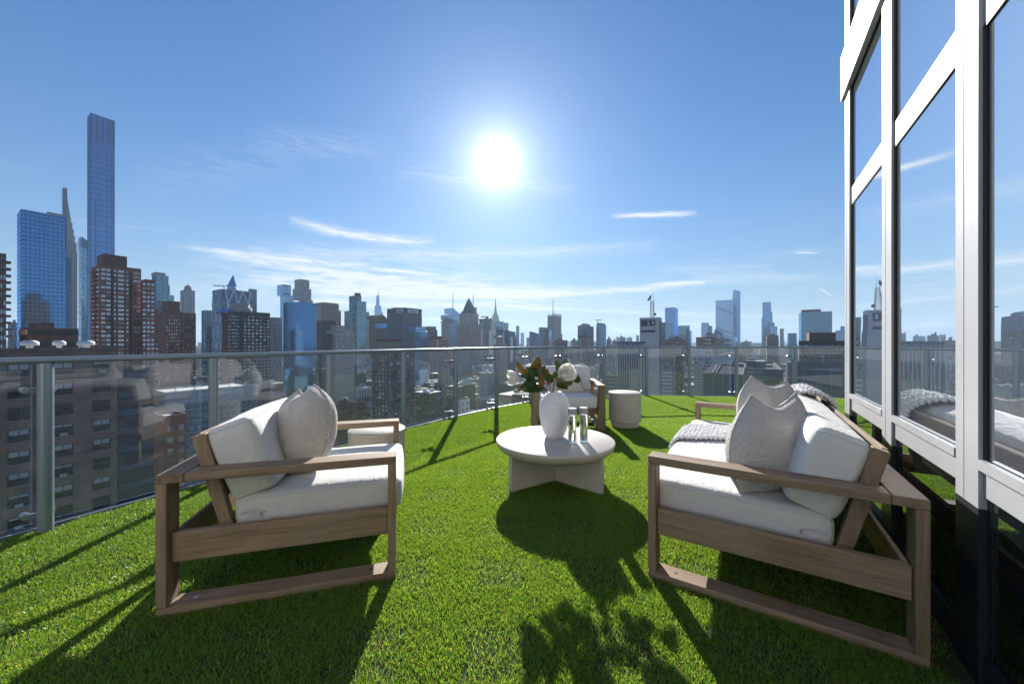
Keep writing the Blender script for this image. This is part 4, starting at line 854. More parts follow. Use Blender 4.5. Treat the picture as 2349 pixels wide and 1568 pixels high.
# ---- diagrid tower: faceted body with diagonal steel on both faces
b = B('diagrid_tower', 'faceted glass office tower with a white triangular steel diagrid', Z1, 1297, 1362, 1550, 1152, 500, 'gnavy', back=40, roof='roof_dark'); H = b.zt; hz = 60; nrow = 6; rh = (H-hz)/nrow; ins = 3.4
mbb = MB(); dg = MB(); ncA, ncB = 2, 3
def ring(j):
    """corner points move in and out by half storeys groups, giving the bird's-mouth corners"""
    i = ins if j % 2 else 0.0; return i
lv = []
for j in range(nrow+1):
    z = hz+rh*j; i = ring(j+nrow % 2+1); a_, b_ = b.a, b.b
    lv.append([(i, 0, z), (b_-i, 0, z), (b_, i, z), (b_, a_-i, z), (b_-i, a_, z), (i, a_, z), (0, a_-i, z), (0, i, z)])
for j in range(nrow): mbb.add(lv[j]+lv[j+1], [(k, (k+1) % 8, 8+(k+1) % 8, 8+k) for k in range(8)])
mbb.add(lv[-1], [tuple(range(8))]); mbb.box(.5, .5, 0, b.b-.5, b.a-.5, hz); b.part('glass_body', 'gnavy', mbb)
def fp(face, t, j):
    z = hz+rh*j; i = ring(j+nrow % 2+1)
    return Vector((i+(b.b-2*i)*t, -.25, z)) if face == 'B' else Vector((-.25, i+(b.a-2*i)*t, z))
for face, nc in (('B', ncB), ('A', ncA)):
    for j in range(nrow):
        for k in range(nc):
            t0, tm, t1 = k/nc, (k+.5)/nc, (k+1)/nc
            lo = j % 2 == (1 if nrow % 2 else 0)
            A0, A1, Bm = (fp(face, t0, j), fp(face, t1, j), fp(face, tm, j+1)) if lo else (fp(face, t0, j+1), fp(face, t1, j+1), fp(face, tm, j))
            for p, q in ((A0, Bm), (Bm, A1)): dg.tube([p, q], 1.0 if face == 'B' else .55, 4, cap=False)
        dg.tube([fp(face, 0, j+1), fp(face, 1, j+1)], .4, 4, cap=False)
tag(b.part('diagrid', 'barw', dg), kind='stuff'); mb = MB(); mb.lathe([(5, H), (4.5, H+3), (2, H+6), (.5, H+6.5)], 14, (b.b*.45, 10)); b.part('roof_dome', 'pale', mb)
mb = MB(); mb.tube([(4, 6, H), (4, 6, H+5)], .5, 6); mb.tube([(4, 6, H+5), (-5, 16, H+5.4)], .6, 6); mb.tube([(4, 6, H+5), (16, 4, H+7)], .4, 6); b.part('maintenance_crane', 'slate', mb)
b = B('pointed_glass_spire', 'sharp triangular glass tower tip rising behind the diagrid building', Z1, 1390, 1402, 1448, 1130, 650, 'gblue', back=20); b.body(); mb = MB(); e = b.b; mb.add([(0, 0, b.zt), (e, 0, b.zt), (e, b.a, b.zt), (0, b.a, b.zt), (e*.62, b.a*.5, b.h(1064)), (e*.75, b.a*.5, b.h(1064))], [(0, 1, 5, 4), (1, 2, 5), (2, 3, 4, 5), (3, 0, 4)]); b.part('spire', 'gblue', mb)
b = B('slate_slab', 'plain slate grey slab tower right behind the diagrid building', Z2, 505, 520, 597, 312, 800, 'slate', back=30).body()
b = B('dark_twin_towers', 'dark brown apartment tower with white window bands and a round rooftop drum', Z2, 212, 216, 415, 572, 320, 'dark', back=22, roof='roof_dark'); b.body(); nf = int((b.zt-70)/2.95)
b.wins('B', 7, nf, .55, .42, 70, b.zt-1.2, None, True, (.12, .45, .43)); b.box(b.b+.02, b.u(728, 'B'), -2.5, 20, 0, b.zt+.8, 'east_wing', 'dark'); bb = b.b; b.wins('B', 7, nf, .55, .42, 70, b.zt-1.2, (b.u(425, 'B')+.3, b.u(728, 'B')), True, (.12, .45, .43), off=(0, -2.5))
mb = MB(); mb.lathe([(8.5, b.zt+.85), (9, b.zt+3), (9, b.zt+5.5), (7.5, b.zt+6), (7.4, b.zt+9)], 24, (b.u(462, 'B'), 9)); b.part('rooftop_drum', 'concrete', mb); mb = MB(); mb.lathe([(7, b.zt+.05), (7.5, b.zt+1.5), (4, b.zt+3)], 20, (b.u(312, 'B'), 9)); b.part('glass_drum', 'gblue', mb)
b = B('grey_setback_block', 'grey stone block with dark window strips left of the blue glass box', Z2, 734, 738, 872, 628, 560, 'grey', back=30).body(); b.fins('B', 3.6, 1.2, 'slate', .4, 70, b.h(690)); b.wins('B', 12, 22, .55, .5, 70, b.h(700))
b = B('slim_glass_tower', 'slim pale blue glass tower with a narrower upper section', Z2, 852, 860, 1000, 378, 900, 'gpale', back=35); b.body(); b.bands('B', 4.5, .25, 'bar', .4, 100); b.box(b.u(888, 'B'), b.u(975, 'B'), 2, 30, b.zt+.03, b.h(264), 'upper_section', 'gpale'); b.fins('B', 9, 1.2, 'bar', .5, b.zt+1, b.h(264), rng_={'B': (b.u(888, 'B'), b.u(975, 'B'))}, off=(0, 2)); b.bands('B', 14, .12, 'bard', .6, b.zt-14, b.h(264), rng_={'B': (b.u(888, 'B'), b.u(975, 'B'))}, off=(0, 2), name='dark_belt')
b = B('diamond_patterned_tower', 'grey tapering tower with diamond panels behind the blue glass box', Z2, 1056, 1062, 1214, 430, 1000, 'grey', back=40); b.body(); b.box(b.u(1068, 'B'), b.u(1200, 'B'), 2, 36, b.zt+.03, b.h(308), 'middle_tier', 'grey'); b.box(b.u(1080, 'B'), b.u(1184, 'B'), 4, 32, b.h(308)+.03, b.h(206), 'top_tier', 'grey')
mb = MB()
for z0, z1, off in ((b.h(430), b.h(308), 1.8), (b.h(308), b.h(206), 3.8), (b.h(560), b.h(430), -.2)):
    c = (b.u(1068, 'B')+b.u(1200, 'B'))/2; w = (b.u(1190, 'B')-b.u(1075, 'B'))/2*(.85 if off < 3 else .7); zm = (z0+z1)/2; pts = [Vector((c-w, off-.3, zm)), Vector((c, off-.3, z1-1)), Vector((c+w, off-.3, zm)), Vector((c, off-.3, z0+1))]
    for p, q in zip(pts, pts[1:]+pts[:1]): mb.tube([p, q], 1.0, 4)
b.part('diamond_ribs', 'slate', mb); b.fins('B', 6, 1.4, 'slate', .5, 80, b.zt, rng_={'B': (0, b.u(1110, 'B'))})
b = B('blue_glass_box', 'bright blue glass office box with fine square grid, left of centre', Z2, 890, 1006, 1245, 456, 470, 'gblue', back=40); b.body(); b.bands('AB', 4.0, .07, 'bard', .15, 60).fins('AB', 1.9, .16, 'bard', .15, 60)
b = B('gabled_office_tower', 'brown stone office tower with a taller gabled centre bay', Z2, 1284, 1290, 1522, 538, 880, 'rust', back=40); b.body(); b.box(b.u(1312, 'B'), b.u(1494, 'B'), -2, 34, 0, b.h(466), 'centre_bay', 'rust'); b.bands('B', 4.2, .45, 'gdark', .3, 80, b.zt-5); mb = MB(); c0, c1 = b.u(1312, 'B'), b.u(1494, 'B'); mb.prism([(c0, -2), (c1, -2), (c1, 30), (c0, 30)], b.h(466)+.1, b.h(455), [(c0+6, 2), (c1-6, 2), (c1-6, 26), (c0+6, 26)]); b.part('gable_roof', 'brown', mb)
mb = MB()
for k in range(9):
    a0 = math.pi*k/9; a1 = math.pi*(k+1)/9; c = (c0+c1)/2+8; r = 9; mb.tube([(c+r*math.cos(a0), -2.4, b.h(540)+r*math.sin(a0)), (c+r*math.cos(a1), -2.4, b.h(540)+r*math.sin(a1))], 1.2, 4)
b.part('arch_window', 'gdark', mb); b.fins('B', 7, 1.6, 'rust', .6, 80, b.zt-6, rng_={'B': (c1+1, b.b)})
b = B('stone_office_slab', 'pale grey banded slab left of the gabled office tower', Z2, 1244, 1250, 1312, 495, 860, 'grey', back=30).body(); b.bands('B', 4.5, .5, 'gdark', .3, 80)
b = B('black_office_block', 'black windowless looking office block under the gabled tower', Z2, 1254, 1258, 1466, 662, 560, 'black', back=30, roof='roof_dark').body(); b.fins('B', 3, .3, 'bard', .3, 70); b.clutter(3)
b = B('ziggurat_apartments', 'beige stepped apartment house with many dark windows', Z2, 1428, 1458, 1672, 800, 500, 'beige', back=30); b.body(); b.wins('B', 16, 16, .45, .55, 60, b.zt-2, mix=(.75, .15, .1)); b.wins('A', 4, 16, .45, .55, 60, b.zt-2, mix=(.6, .3, .1)); b.box(b.u(1478, 'B'), b.u(1650, 'B'), 4, 26, b.zt+.03, b.h(765), 'upper_step', 'beige'); b.box(b.u(1510, 'B'), b.u(1600, 'B'), 7, 22, b.h(765)+.03, b.h(715), 'crown_step', 'beige'); b.wins('B', 8, 3, .4, .6, b.zt+.5, b.h(770), (b.u(1480, 'B'), b.u(1648, 'B')), off=(0, 4)); b.wins('B', 4, 3, .4, .6, b.h(760), b.h(720), (b.u(1512, 'B'), b.u(1598, 'B')), off=(0, 7))
b = B('balcony_tower', 'white and blue speckled balcony tower with a stepped boxy top', Z2, 1612, 1700, 1802, 446, 580, 'gteal', back=26); b.body(); nf = int((b.zt-70)/3.2); mb = MB(); rb = random.Random(5)
for f, L, n in (('B', b.b, 11), ('A', b.a, 8)):
    for j in range(nf):
        for i in range(n):
            if rb.random() < .62: b.quad(mb, f, L*i/n, L*(i+.55+rb.random()*.3)/n, 70+3.2*j, 70+3.2*j+1.5, rb.choice((.5, 1.2)), (0, 0))
tag(b.part('balcony_fronts', 'white', mb), kind='stuff'); b.box(0, b.u(1752, 'B'), 1, b.a, b.zt+.03, b.h(385), 'upper_block', 'grey'); b.box(1, b.u(1750, 'B'), 2, b.a*.4, b.h(385)+.03, b.h(356), 'water_tank_screen', 'slate')
b = B('plain_grey_slab', 'plain mauve grey slab flanking the speckled balcony tower', Z2, 1560, 1564, 1834, 552, 900, 'grey', back=40).body()
b = B('tapered_spire_tower', 'distant tapering crystalline tower with a needle spire', Z2, 1884, 1930, 2000, 612, 1900, 'gpale', back=60); b.body(); tp = [(1888, 1990, 560), (1890, 1972, 490), (1905, 1950, 450), (1908, 1948, 382)]; zprev = b.zt
for x0, x1, yy in tp: mb = MB(); a_ = b.u(x0, 'A'); b_ = b.u(x1, 'B'); mb.prism([(0, 0), (b_, 0), (b_, a_), (0, a_)], zprev+.03, b.h(yy), [(1, 1), (b_-3, 1), (b_-3, a_-3), (1, a_-3)]); b.part('tapered_tier', 'gpale', mb); zprev = b.h(yy)
mb = MB(); mb.tube([(5, 5, zprev), (5, 5, b.h(315))], 2.0, 6, .5); b.part('spire', 'slate', mb); b.bands('AB', 12, .2, 'bar', .6, 90)
b = B('curved_roof_block', 'dark block with a curved brown roof and a bright glass band', Z2, 1832, 1838, 2034, 640, 760, 'gdark', back=40); b.body('brown'); b.bands('B', 22, .9, 'gblue', .4, b.h(745), b.h(690)); b.bands('B', 4.5, .35, 'bard', .5, 70, b.h(760)); mb = MB(); vs = []; n = 10; L = b.b
for k in range(n+1): t = k/n; vs += [(L*t, 0, b.zt+10*math.sin(math.pi*t)**.7), (L*t, 40, b.zt+10*math.sin(math.pi*t)**.7)]
mb.add(vs, [(2*k, 2*k+2, 2*k+3, 2*k+1) for k in range(n)]+[tuple(range(0, 2*n+2, 2))[::-1]]); b.part('curved_roof', 'brown', mb)
b = B('signed_office_tower', 'black gridded office tower with white rooftop name signs', Z2, 2030, 2222, 2412, 520, 640, 'black', back=45); b.body(); b.fins('AB', 2.3, .5, 'bar', .5, 70, b.zt-9).bands('AB', 4.0, .2, 'bar', .35, 70, b.zt-9)
for f, r0, r1 in (('A', b.u(2212, 'A'), b.u(2140, 'A')), ('B', b.u(2255, 'B'), b.u(2375, 'B'))):
    mb = MB(); b.quad(mb, f, r0, r1, b.zt-7.5, b.zt-1.2, .8); so = b.part('sign_board', 'white', mb)
    cu = bpy.data.curves.new('sign_lettering', 'FONT'); cu.body = 'Allianz'; cu.size = (r1-r0)*.26; cu.extrude = .1; cu.align_x = 'CENTER'; cu.align_y = 'CENTER'; cu.resolution_u = 2; cu.materials.append(cm['gnavy'])
    tmp = bpy.data.objects.new('t', cu); col.objects.link(tmp); bpy.context.view_layer.update(); me = bpy.data.meshes.new_from_object(tmp); bpy.data.objects.remove(tmp)
    c = (r0+r1)/2; o = link('sign_lettering', me, so, (c, -.95, b.zt-4.4) if f == 'B' else (-.95, c, b.zt-4.4), (math.pi/2, 0, 0 if f == 'B' else -math.pi/2))
b.clutter(3)
# ---- centre group
b = B('two_part_glass_block', 'pale blue ribbed glass block in two steps right of the signed tower', Z3, 163, 170, 312, 608, 600, 'gpale', back=30).body(); b.fins('B', 2.6, .7, 'gnavy', .4, 60); b.box(b.u(185, 'B'), b.u(300, 'B'), 3, 24, b.zt+.03, b.h(550), 'upper_step', 'gpale'); b.bands('B', 4, .3, 'bar', .3, b.zt, b.h(550), rng_={'B': (b.u(185, 'B'), b.u(300, 'B'))}, off=(0, 3))
b = B('mauve_brick_block', 'mauve brick block with a dark rooftop box near the centre left', Z3, 300, 306, 412, 588, 800, 'rust', back=35).body(); b.wins('B', 8, 24, .4, .6, 70, mix=(.8, .1, .1)); b.box(b.u(350, 'B'), b.u(410, 'B'), 3, 24, b.zt+.03, b.h(548), 'rooftop_box', 'gnavy'); b.box(b.u(302, 'B'), b.u(348, 'B'), 3, 24, b.zt+.03, b.h(556), 'rooftop_step', 'rust')
b = B('low_brick_apartments', 'low pinkish brick apartments in front of the central pyramid tower', Z3, 414, 418, 545, 690, 520, 'pink', back=25).body(); b.wins('B', 11, 12, .45, .5, 60, mix=(.4, .4, .2)); b.box(b.u(430, 'B'), b.u(500, 'B'), 4, 20, b.zt+.03, b.h(660), 'rooftop_block', 'rust'); b.clutter(2)
b = B('stepped_hotel', 'dark stepped hotel tower with balconied left edge behind the brick apartments', Z3, 455, 500, 548, 500, 1150, 'slate', back=40).body(); b.bands('AB', 5, .35, 'grey', .5, 80); b.box(0, b.u(545, 'B'), 0, b.u(478, 'A'), b.zt+.03, b.h(455), 'upper_step', 'slate')
b = B('cylinder_banded_tower', 'teal glass tower with a dark ring near its top, left of the pyramid tower', Z3, 500, 540, 640, 470, 1250, 'gteal', back=50).body(); b.bands('B', 5, .25, 'bar', .4, 80); mb = MB(); mb.lathe([(22, b.h(505)), (26, b.h(500)), (26, b.h(492)), (20, b.h(488)), (20, b.h(465))], 24, (10, 14)); b.part('ring', 'slate', mb); b.box(2, b.u(600, 'B'), 4, 40, b.zt+.03, b.h(420), 'upper_glass', 'gteal')
b = B('crystalline_spire_tower', 'pale faceted glass tower with a slanted crown and tall mast', Z3, 545, 552, 655, 405, 1600, 'gpale', back=60); b.body(); L = b.b; mb = MB(); mb.add([(0, 0, b.zt), (L, 0, b.zt), (L, 50, b.zt), (0, 50, b.zt), (0, 0, b.h(340)), (L, 0, b.h(400)), (L, 50, b.h(395)), (0, 50, b.h(345))], [(4, 5, 6, 7), (0, 1, 5, 4), (1, 2, 6, 5), (2, 3, 7, 6), (3, 0, 4, 7)]); b.part('slanted_crown', 'gpale', mb); mb = MB(); mb.tube([(b.u(598, 'B'), 8, b.zt), (b.u(598, 'B'), 8, b.h(165))], 2.6, 6, .8); b.part('mast', 'slate', mb)
b = B('mast_tower', 'distant tower hidden behind the pyramid roof with only its mast showing', Z3, 780, 790, 845, 330, 1700, 'slate', back=40).body(); mb = MB(); mb.tube([(b.u(815, 'B'), 5, b.zt), (b.u(815, 'B'), 5, b.h(180))], 2.4, 6, .8); b.part('mast', 'slate', mb)
b = B('pyramid_roof_tower', 'pink brick skyscraper with a dark copper pyramid roof and glass tip', Z3, 625, 762, 890, 518, 1000, 'pink', back=50); b.body(); b.fins('AB', 5.2, 2.2, 'pink', .8, 60).bands('AB', 4.4, .35, 'beige', .35, 60); b.wins('B', 24, 44, .5, .5, 60, b.zt-3, out=.3, mix=(.8, .1, .1)); b.wins('A', 26, 44, .5, .5, 60, b.zt-3, out=.3, mix=(.8, .1, .1))
i0 = 5; A_, B_ = b.a, b.b; b.box(i0, B_-i0, i0, A_-i0, b.zt+.03, b.h(398), 'upper_shaft', 'pink'); b.fins('AB', 6.5, 3.0, 'beige', .8, b.zt+1, b.h(405), rng_={'A': (i0, A_-i0), 'B': (i0, B_-i0)}, off=(i0, i0)); cx, cy = B_/2, A_/2
def octp(r): return [(cx+r*B_/2*math.cos(k*math.pi/4+math.pi/8)*1.08, cy+r*A_/2*math.sin(k*math.pi/4+math.pi/8)*1.08) for k in range(8)]
mb = MB(); mb.prism(octp(.80), b.h(398)+1.1, b.h(375), octp(.74)); mb.prism(octp(.74), b.h(375), b.h(325), octp(.56)); mb.prism(octp(.56), b.h(325), b.h(282), octp(.36)); mb.prism(octp(.36), b.h(282), b.h(265), octp(.32)); b.part('copper_roof', 'copper', mb); mb = MB(); mb.prism(octp(.30), b.h(265), b.h(213), octp(.01)); b.part('glass_tip', 'gpale', mb)
mb = MB()
for k in range(16): a0 = k*math.pi/8; mb.box(cx+.80*B_/2*math.cos(a0)-1.6, cy+.80*A_/2*math.sin(a0)-1.6, b.h(398)+1.1, cx+.80*B_/2*math.cos(a0)+1.6, cy+.80*A_/2*math.sin(a0)+1.6, b.h(372))
b.part('dormers', 'copper', mb)
b = B('jagged_crown_tower', 'slate tower with a jagged pointed crown just right of the pyramid tower', Z3, 872, 878, 1010, 470, 1150, 'slate', back=40); b.body(); b.fins('B', 7, 1.2, 'gnavy', .5, 70); mb = MB(); L = b.b
for x0, x1, y0, y1 in ((.02, .33, 455, 448), (.33, .62, 462, 428), (.62, .98, 455, 432)): mb.add([(L*x0, 0, b.zt), (L*x1, 0, b.zt), (L*x1, 30, b.zt), (L*x0, 30, b.zt), (L*x0, 0, b.h(y0)), (L*x1, 0, b.h(y1)), (L*x1, 30, b.h(y1)), (L*x0, 30, b.h(y0))], [(4, 5, 6, 7), (0, 1, 5, 4), (1, 2, 6, 5), (2, 3, 7, 6), (3, 0, 4, 7)])
b.part('jagged_crown', 'slate', mb)
b = B('art_deco_spire_tower', 'distant art deco skyscraper with stepped shoulders and a mast spire', Z3, 1005, 1045, 1098, 480, 2500, 'grey', back=60); b.body(); A_, B_ = b.a, b.b; zp = b.zt
for q, yy in ((.86, 450), (.74, 415), (.5, 400), (.36, 375), (.26, 345)): mb = MB(); mb.box(B_/2*(1-q), A_/2*(1-q), zp, B_/2*(1+q), A_/2*(1+q), b.h(yy)); b.part('setback', 'grey', mb); zp = b.h(yy)
mb = MB(); mb.lathe([(B_*.12, zp), (B_*.09, b.h(318)), (B_*.05, b.h(305)), (4, b.h(300)), (2.2, b.h(235))], 10, (B_/2, A_/2)); b.part('mast', 'slate', mb)
b = B('turquoise_glass_block', 'turquoise glass block below the art deco spire', Z3, 1003, 1008, 1140, 488, 1080, 'gteal', back=40).body(); b.bands('B', 5, .28, 'bar', .5, 70); b.box(b.u(1040, 'B'), b.u(1112, 'B'), -6, 20, 0, b.h(590), 'front_step', 'gteal')
b = B('pale_pencil_tower', 'narrow pale tower right of the turquoise block', Z3, 1138, 1146, 1192, 505, 1500, 'pale', back=30).body(); b.fins('B', 8, 2, 'slate', .5, 70)
b = B('sloped_roof_glass_tower', 'dark blue glass tower with a sloping roofline right of the turquoise block', Z3, 1148, 1154, 1270, 606, 820, 'gnavy', back=35).body(); b.fins('B', 5, .5, 'bar', .3, 70); mb = MB(); mb.box(b.u(1212, 'B'), -.8, 60, b.u(1240, 'B'), .1, b.h(660)); b.part('white_panel', 'white', mb); mb = MB(); L = b.b; mb.add([(0, 0, b.zt+.03), (L, 0, b.zt+.03), (L, 30, b.zt+.03), (0, 30, b.zt+.03), (0, 0, b.h(588)), (0, 30, b.h(588))], [(0, 1, 4), (1, 2, 5, 4), (2, 3, 5), (3, 0, 4, 5)]); b.part('sloped_roof', 'gnavy', mb)
b = B('brick_ziggurat', 'pink brick stepped tower with a small dome in front of the turquoise glass', Z3, 1028, 1078, 1182, 745, 640, 'pink', back=30); b.body(); b.wins('B', 10, 8, .4, .5, 60, mix=(.7, .2, .1)); A_, B_ = b.a, b.b; b.box(4, B_-6, 4, A_-4, b.zt+.03, b.h(695), 'middle_step', 'pink'); b.box(7, B_-9, 7, A_-7, b.h(695)+.03, b.h(672), 'upper_step', 'pink'); mb = MB(); mb.lathe([(7, b.h(672)), (6.5, b.h(665)), (4, b.h(656)), (1, b.h(650))], 14, (B_/2-1, A_/2)); b.part('dome', 'copper', mb)
b = B('white_lattice_slab', 'pale lattice slab tucked against the right side of the pyramid tower', Z3, 888, 893, 930, 582, 1100, 'pale', back=30).body(); b.wins('B', 6, 40, .5, .5, 60, mix=(.8, .1, .1))
for args, lab, nm in (((1278, 1284, 1313, 540, 1800, 'slate'), 'thin dark pencil tower with flat top in the gap right of centre', 'pencil_tower'), ((1328, 1333, 1366, 615, 2100, 'gpale'), 'thin pale tower with slanted top beside the pencil tower', 'slanted_tower'), ((1265, 1270, 1300, 640, 1300, 'gteal'), 'short teal block left of the pencil tower', 'short_block'), ((1393, 1398, 1430, 665, 1700, 'slate'), 'low slate block left of the angular dark tower', 'low_slate_block')):
    b = B(nm, lab, Z3, *args, back=30).body(); b.bands('B', 6, .3, 'bar', .6, 80)
b = B('angular_dark_tower', 'angular dark glass tower with a slanted top edge, right of the gap', Z3, 1423, 1442, 1528, 625, 1200, 'gnavy', back=40); b.body(); L = b.b; mb = MB(); mb.add([(0, 0, b.zt+1.2), (L, 0, b.zt+1.2), (L, b.a, b.zt+1.2), (0, b.a, b.zt+1.2), (0, 0, b.h(600)), (0, b.a, b.h(604))], [(0, 1, 4), (1, 2, 5, 4), (2, 3, 5), (3, 0, 4, 5)]); b.part('slanted_top', 'gnavy', mb); b.fins('B', 8, .8, 'bar', .5, 70)
b = B('blue_black_tower', 'dark glass tower with a bright right face below the lattice topped tower', Z3, 1545, 1638, 1668, 580, 1000, 'gnavy', back=40); b.body(); mb = MB(); b.quad(mb, 'B', .3, b.b-.3, 60, b.zt-2, .4); b.part('bright_face', 'gpale', mb); b.bands('A', 5, .2, 'bard', .4, 70)
b = B('gray_glass_backdrop', 'grey glass tower peeking above the dark glass tower, left of the lattice mast', Z3, 1528, 1534, 1640, 556, 1300, 'gdark', back=40).body(); b.bands('B', 6, .3, 'bar', .5, 80)
b = B('lattice_mast_tower', 'slate tower with a translucent lattice screen crown and thin mast', Z3, 1624, 1690, 1776, 425, 1400, 'slate', back=50); b.body(); b.bands('AB', 3.8, .35, 'grey', .6, 70); b.fins('AB', 3.5, .6, 'pale', 1.0, b.zt-4, b.h(402), name='screen_crown'); mb = MB(); mb.tube([(4, 4, b.zt), (4, 4, b.h(240))], 1.8, 6, .6); b.part('mast', 'slate', mb); b.box(b.b, b.u(1800, 'B'), 5, 40, 0, b.h(628), 'low_wing', 'slate')
b = B('brown_low_slab', 'low brown slab with a mesh of windows under the lattice topped tower', Z3, 1700, 1706, 1845, 702, 700, 'brown', back=30).body(); b.wins('B', 14, 8, .6, .5, 60, mix=(.8, .1, .1)); b.clutter(3)
b = B('dark_box_tower', 'dark blue box tower with a brown block in front, right of centre', Z3, 1956, 1962, 2132, 538, 1150, 'gnavy', back=45); b.body(); b.fins('B', 6, .7, 'bard', .4, 70); b.clutter(5, big=2)
b = B('brown_front_block', 'brown brick block with an arched dark top in front of the dark box tower', Z3, 2004, 2010, 2132, 672, 800, 'brown', back=30).body(); b.wins('B', 12, 10, .5, .5, 60, mix=(.8, .1, .1)); mb = MB(); mb.box(2, .5, b.zt+.03, b.b-4, 20, b.h(640)); b.part('dark_top', 'black', mb)
b = B('round_corner_glass_tower', 'blue glass tower with rounded dark cap and rooftop crane', Z3, 2160, 2165, 2270, 530, 1000, 'gteal', back=40); b.body(); b.bands('B', 4.4, .3, 'bar', .5, 60); mb = MB(); mb.box(1.5, 1.5, b.zt+.03, b.b-3, b.a-1.5, b.zt+6); b.part('cap', 'slate', mb); mb = MB(); c = 9; mb.tube([(c, 8, b.zt+6), (c, 8, b.zt+14)], .9, 5); mb.tube([(c-7, 14, b.zt+14), (c+9, 0, b.zt+14)], .9, 5); b.part('crane', 'slate', mb)
# ---- right group
b = B('windowless_switching_tower', 'windowless pale concrete tower with louvre openings and a dish mast', Z4, 368, 548, 572, 382, 420, 'pale', back=40, roof='roof'); b.body(); H = b.zt
mb = MB(); a0, a1 = b.u(512, 'A'), b.u(380, 'A')
for r0, r1 in ((a0, a0+(a1-a0)*.47), (a0+(a1-a0)*.53, a1)): b.quad(mb, 'A', r0, r1, b.h(453), b.h(395), .25)
b.part('louvre_opening', 'black', mb); mb = MB(); b.quad(mb, 'A', a0, a1, b.h(513), b.h(491), .25); b.part('slot_opening', 'black', mb)
mb = MB()
for k in range(3): b.quad(mb, 'A', a0+(a1-a0)*(.1+.3*k), a0+(a1-a0)*(.1+.3*k)+1.6, b.h(448)+1, b.h(405)-2*k, .5)
b.part('horn_antenna', 'white', mb); mb = MB(); b.quad(mb, 'B', .3, b.b-.3, 30, H-3, .3); b.part('dark_corner_strip', 'slate', mb)
am = (b.u(470, 'A')); mt = MB(); hm = b.h(205)-H; s4 = 1.5
for sx, sy in ((-1, -1), (1, -1), (1, 1), (-1, 1)): mt.tube([(8+sx*s4*1.3, am+sy*s4*1.3, H), (8+sx*s4, am+sy*s4, H+hm)], .34, 5)
for k in range(10):
    z = H+hm*k/10; z2 = H+hm*(k+1)/10
    for (ax, ay), (bx, by) in (((-1, -1), (1, -1)), ((1, -1), (1, 1)), ((1, 1), (-1, 1)), ((-1, 1), (-1, -1))):
        mt.tube([(8+ax*s4*1.15, am+ay*s4*1.15, z), (8+bx*s4*1.15, am+by*s4*1.15, z)], .2, 4); mt.tube([(8+ax*s4*1.15, am+ay*s4*1.15, z), (8+bx*s4*1.15, am+by*s4*1.15, z2)], .18, 4)
b.part('lattice_mast', 'barw', mt); mt = MB(); c = Vector((7, am+2.4, H+hm+2.2)); mt.lathe([(.3, -1.2), (2.6, -.5), (4.2, 1.1), (4.1, 1.3), (2.4, -.1), (.3, -.7)], 16); dsh = b.part('dish_antenna', 'slate', mt, c); dsh.rotation_euler = (R(-60), R(10), R(20)); mt = MB(); mt.tube([(7.4, am-3, H+hm*.24), (8.6, am-3, H+hm*.24)], 1.5, 12); b.part('small_dish', 'slate', mt); mt = MB(); mt.tube([(8, am-1, H+hm), (8, am-1, H+hm+8)], .3, 4); b.part('whip_antenna', 'barw', mt)
b = B('ribbed_office_block', 'pale grey office block with closely spaced vertical ribs before the concrete tower', Z4, 165, 405, 426, 607, 360, 'gdark', back=30); b.body(); b.fins('A', 2.3, .55, 'pale', .7, 0).fins('B', 2.3, .55, 'pale', .7, 0); mb = MB(); mb.box(-.9, -.6, b.zt-1, b.b, b.a, b.zt+.0); b.part('cornice', 'slate', mb)
b = B('dark_slab_tower', 'dark slab building between the concrete tower and tall blue tower', Z4, 572, 578, 664, 425, 900, 'gdark', back=40).body(); b.bands('AB', 5, .3, 'bard', .4, 70)
b = B('tall_blue_tower', 'plain tall blue glass tower with slightly slanted sides right of the concrete tower', Z4, 603, 694, 722, 284, 1500, 'gblue', back=50); b.body(); b.bands('A', 6, .15, 'bar', .4, 80)
b = B('brown_roofline_block', 'long low brown brick row below the tall blue tower', Z4, 578, 760, 792, 582, 620, 'brown', back=30).body(); b.wins('A', 22, 8, .45, .5, 60, mix=(.7, .2, .1)); b.clutter(6, big=1.4)
b = B('glass_pair_tower', 'pair of glass towers of unequal height left of the sculpted tower', Z4, 765, 838, 852, 502, 1100, 'gteal', back=30); b.body(); b.fins('A', 5, .6, 'bar', .4, 70); b.box(4, 30, b.a*.2, b.a+14, 0, b.h(452), 'taller_wing', 'gteal')
b = B('pale_double_tower', 'pale glass double tower just left of the staircase patterned tower', Z4, 938, 1000, 1012, 426, 1600, 'gpale', back=40); b.body(); b.bands('A', 6, .25, 'bar', .6, 80); b.box(0, 40, -b.u(1028, 'B')*.0-14, -.05, 0, b.h(455), 'dark_wing', 'gnavy')
b = B('spiral_terrace_tower', 'broad blue glass tower with dark terraces climbing diagonally across it', Z4, 1072, 1236, 1250, 212, 1900, 'gpale', back=60); b.body(); b.bands('A', 6, .08, 'bar', .4, 80); mb = MB()
for (x0, y0, x1, y1) in ((1085, 275, 1236, 340), (1076, 462, 1236, 528)):
    for k in range(8):
        xa, xb = x0+(x1-x0)*k/8, x0+(x1-x0)*(k+1)/8; yy = y0+(y1-y0)*k/8; b.quad(mb, 'A', b.u(xb, 'A'), b.u(xa, 'A'), b.h(yy+14), b.h(yy), 2.0)
b.part('stepped_terraces', 'gnavy', mb)
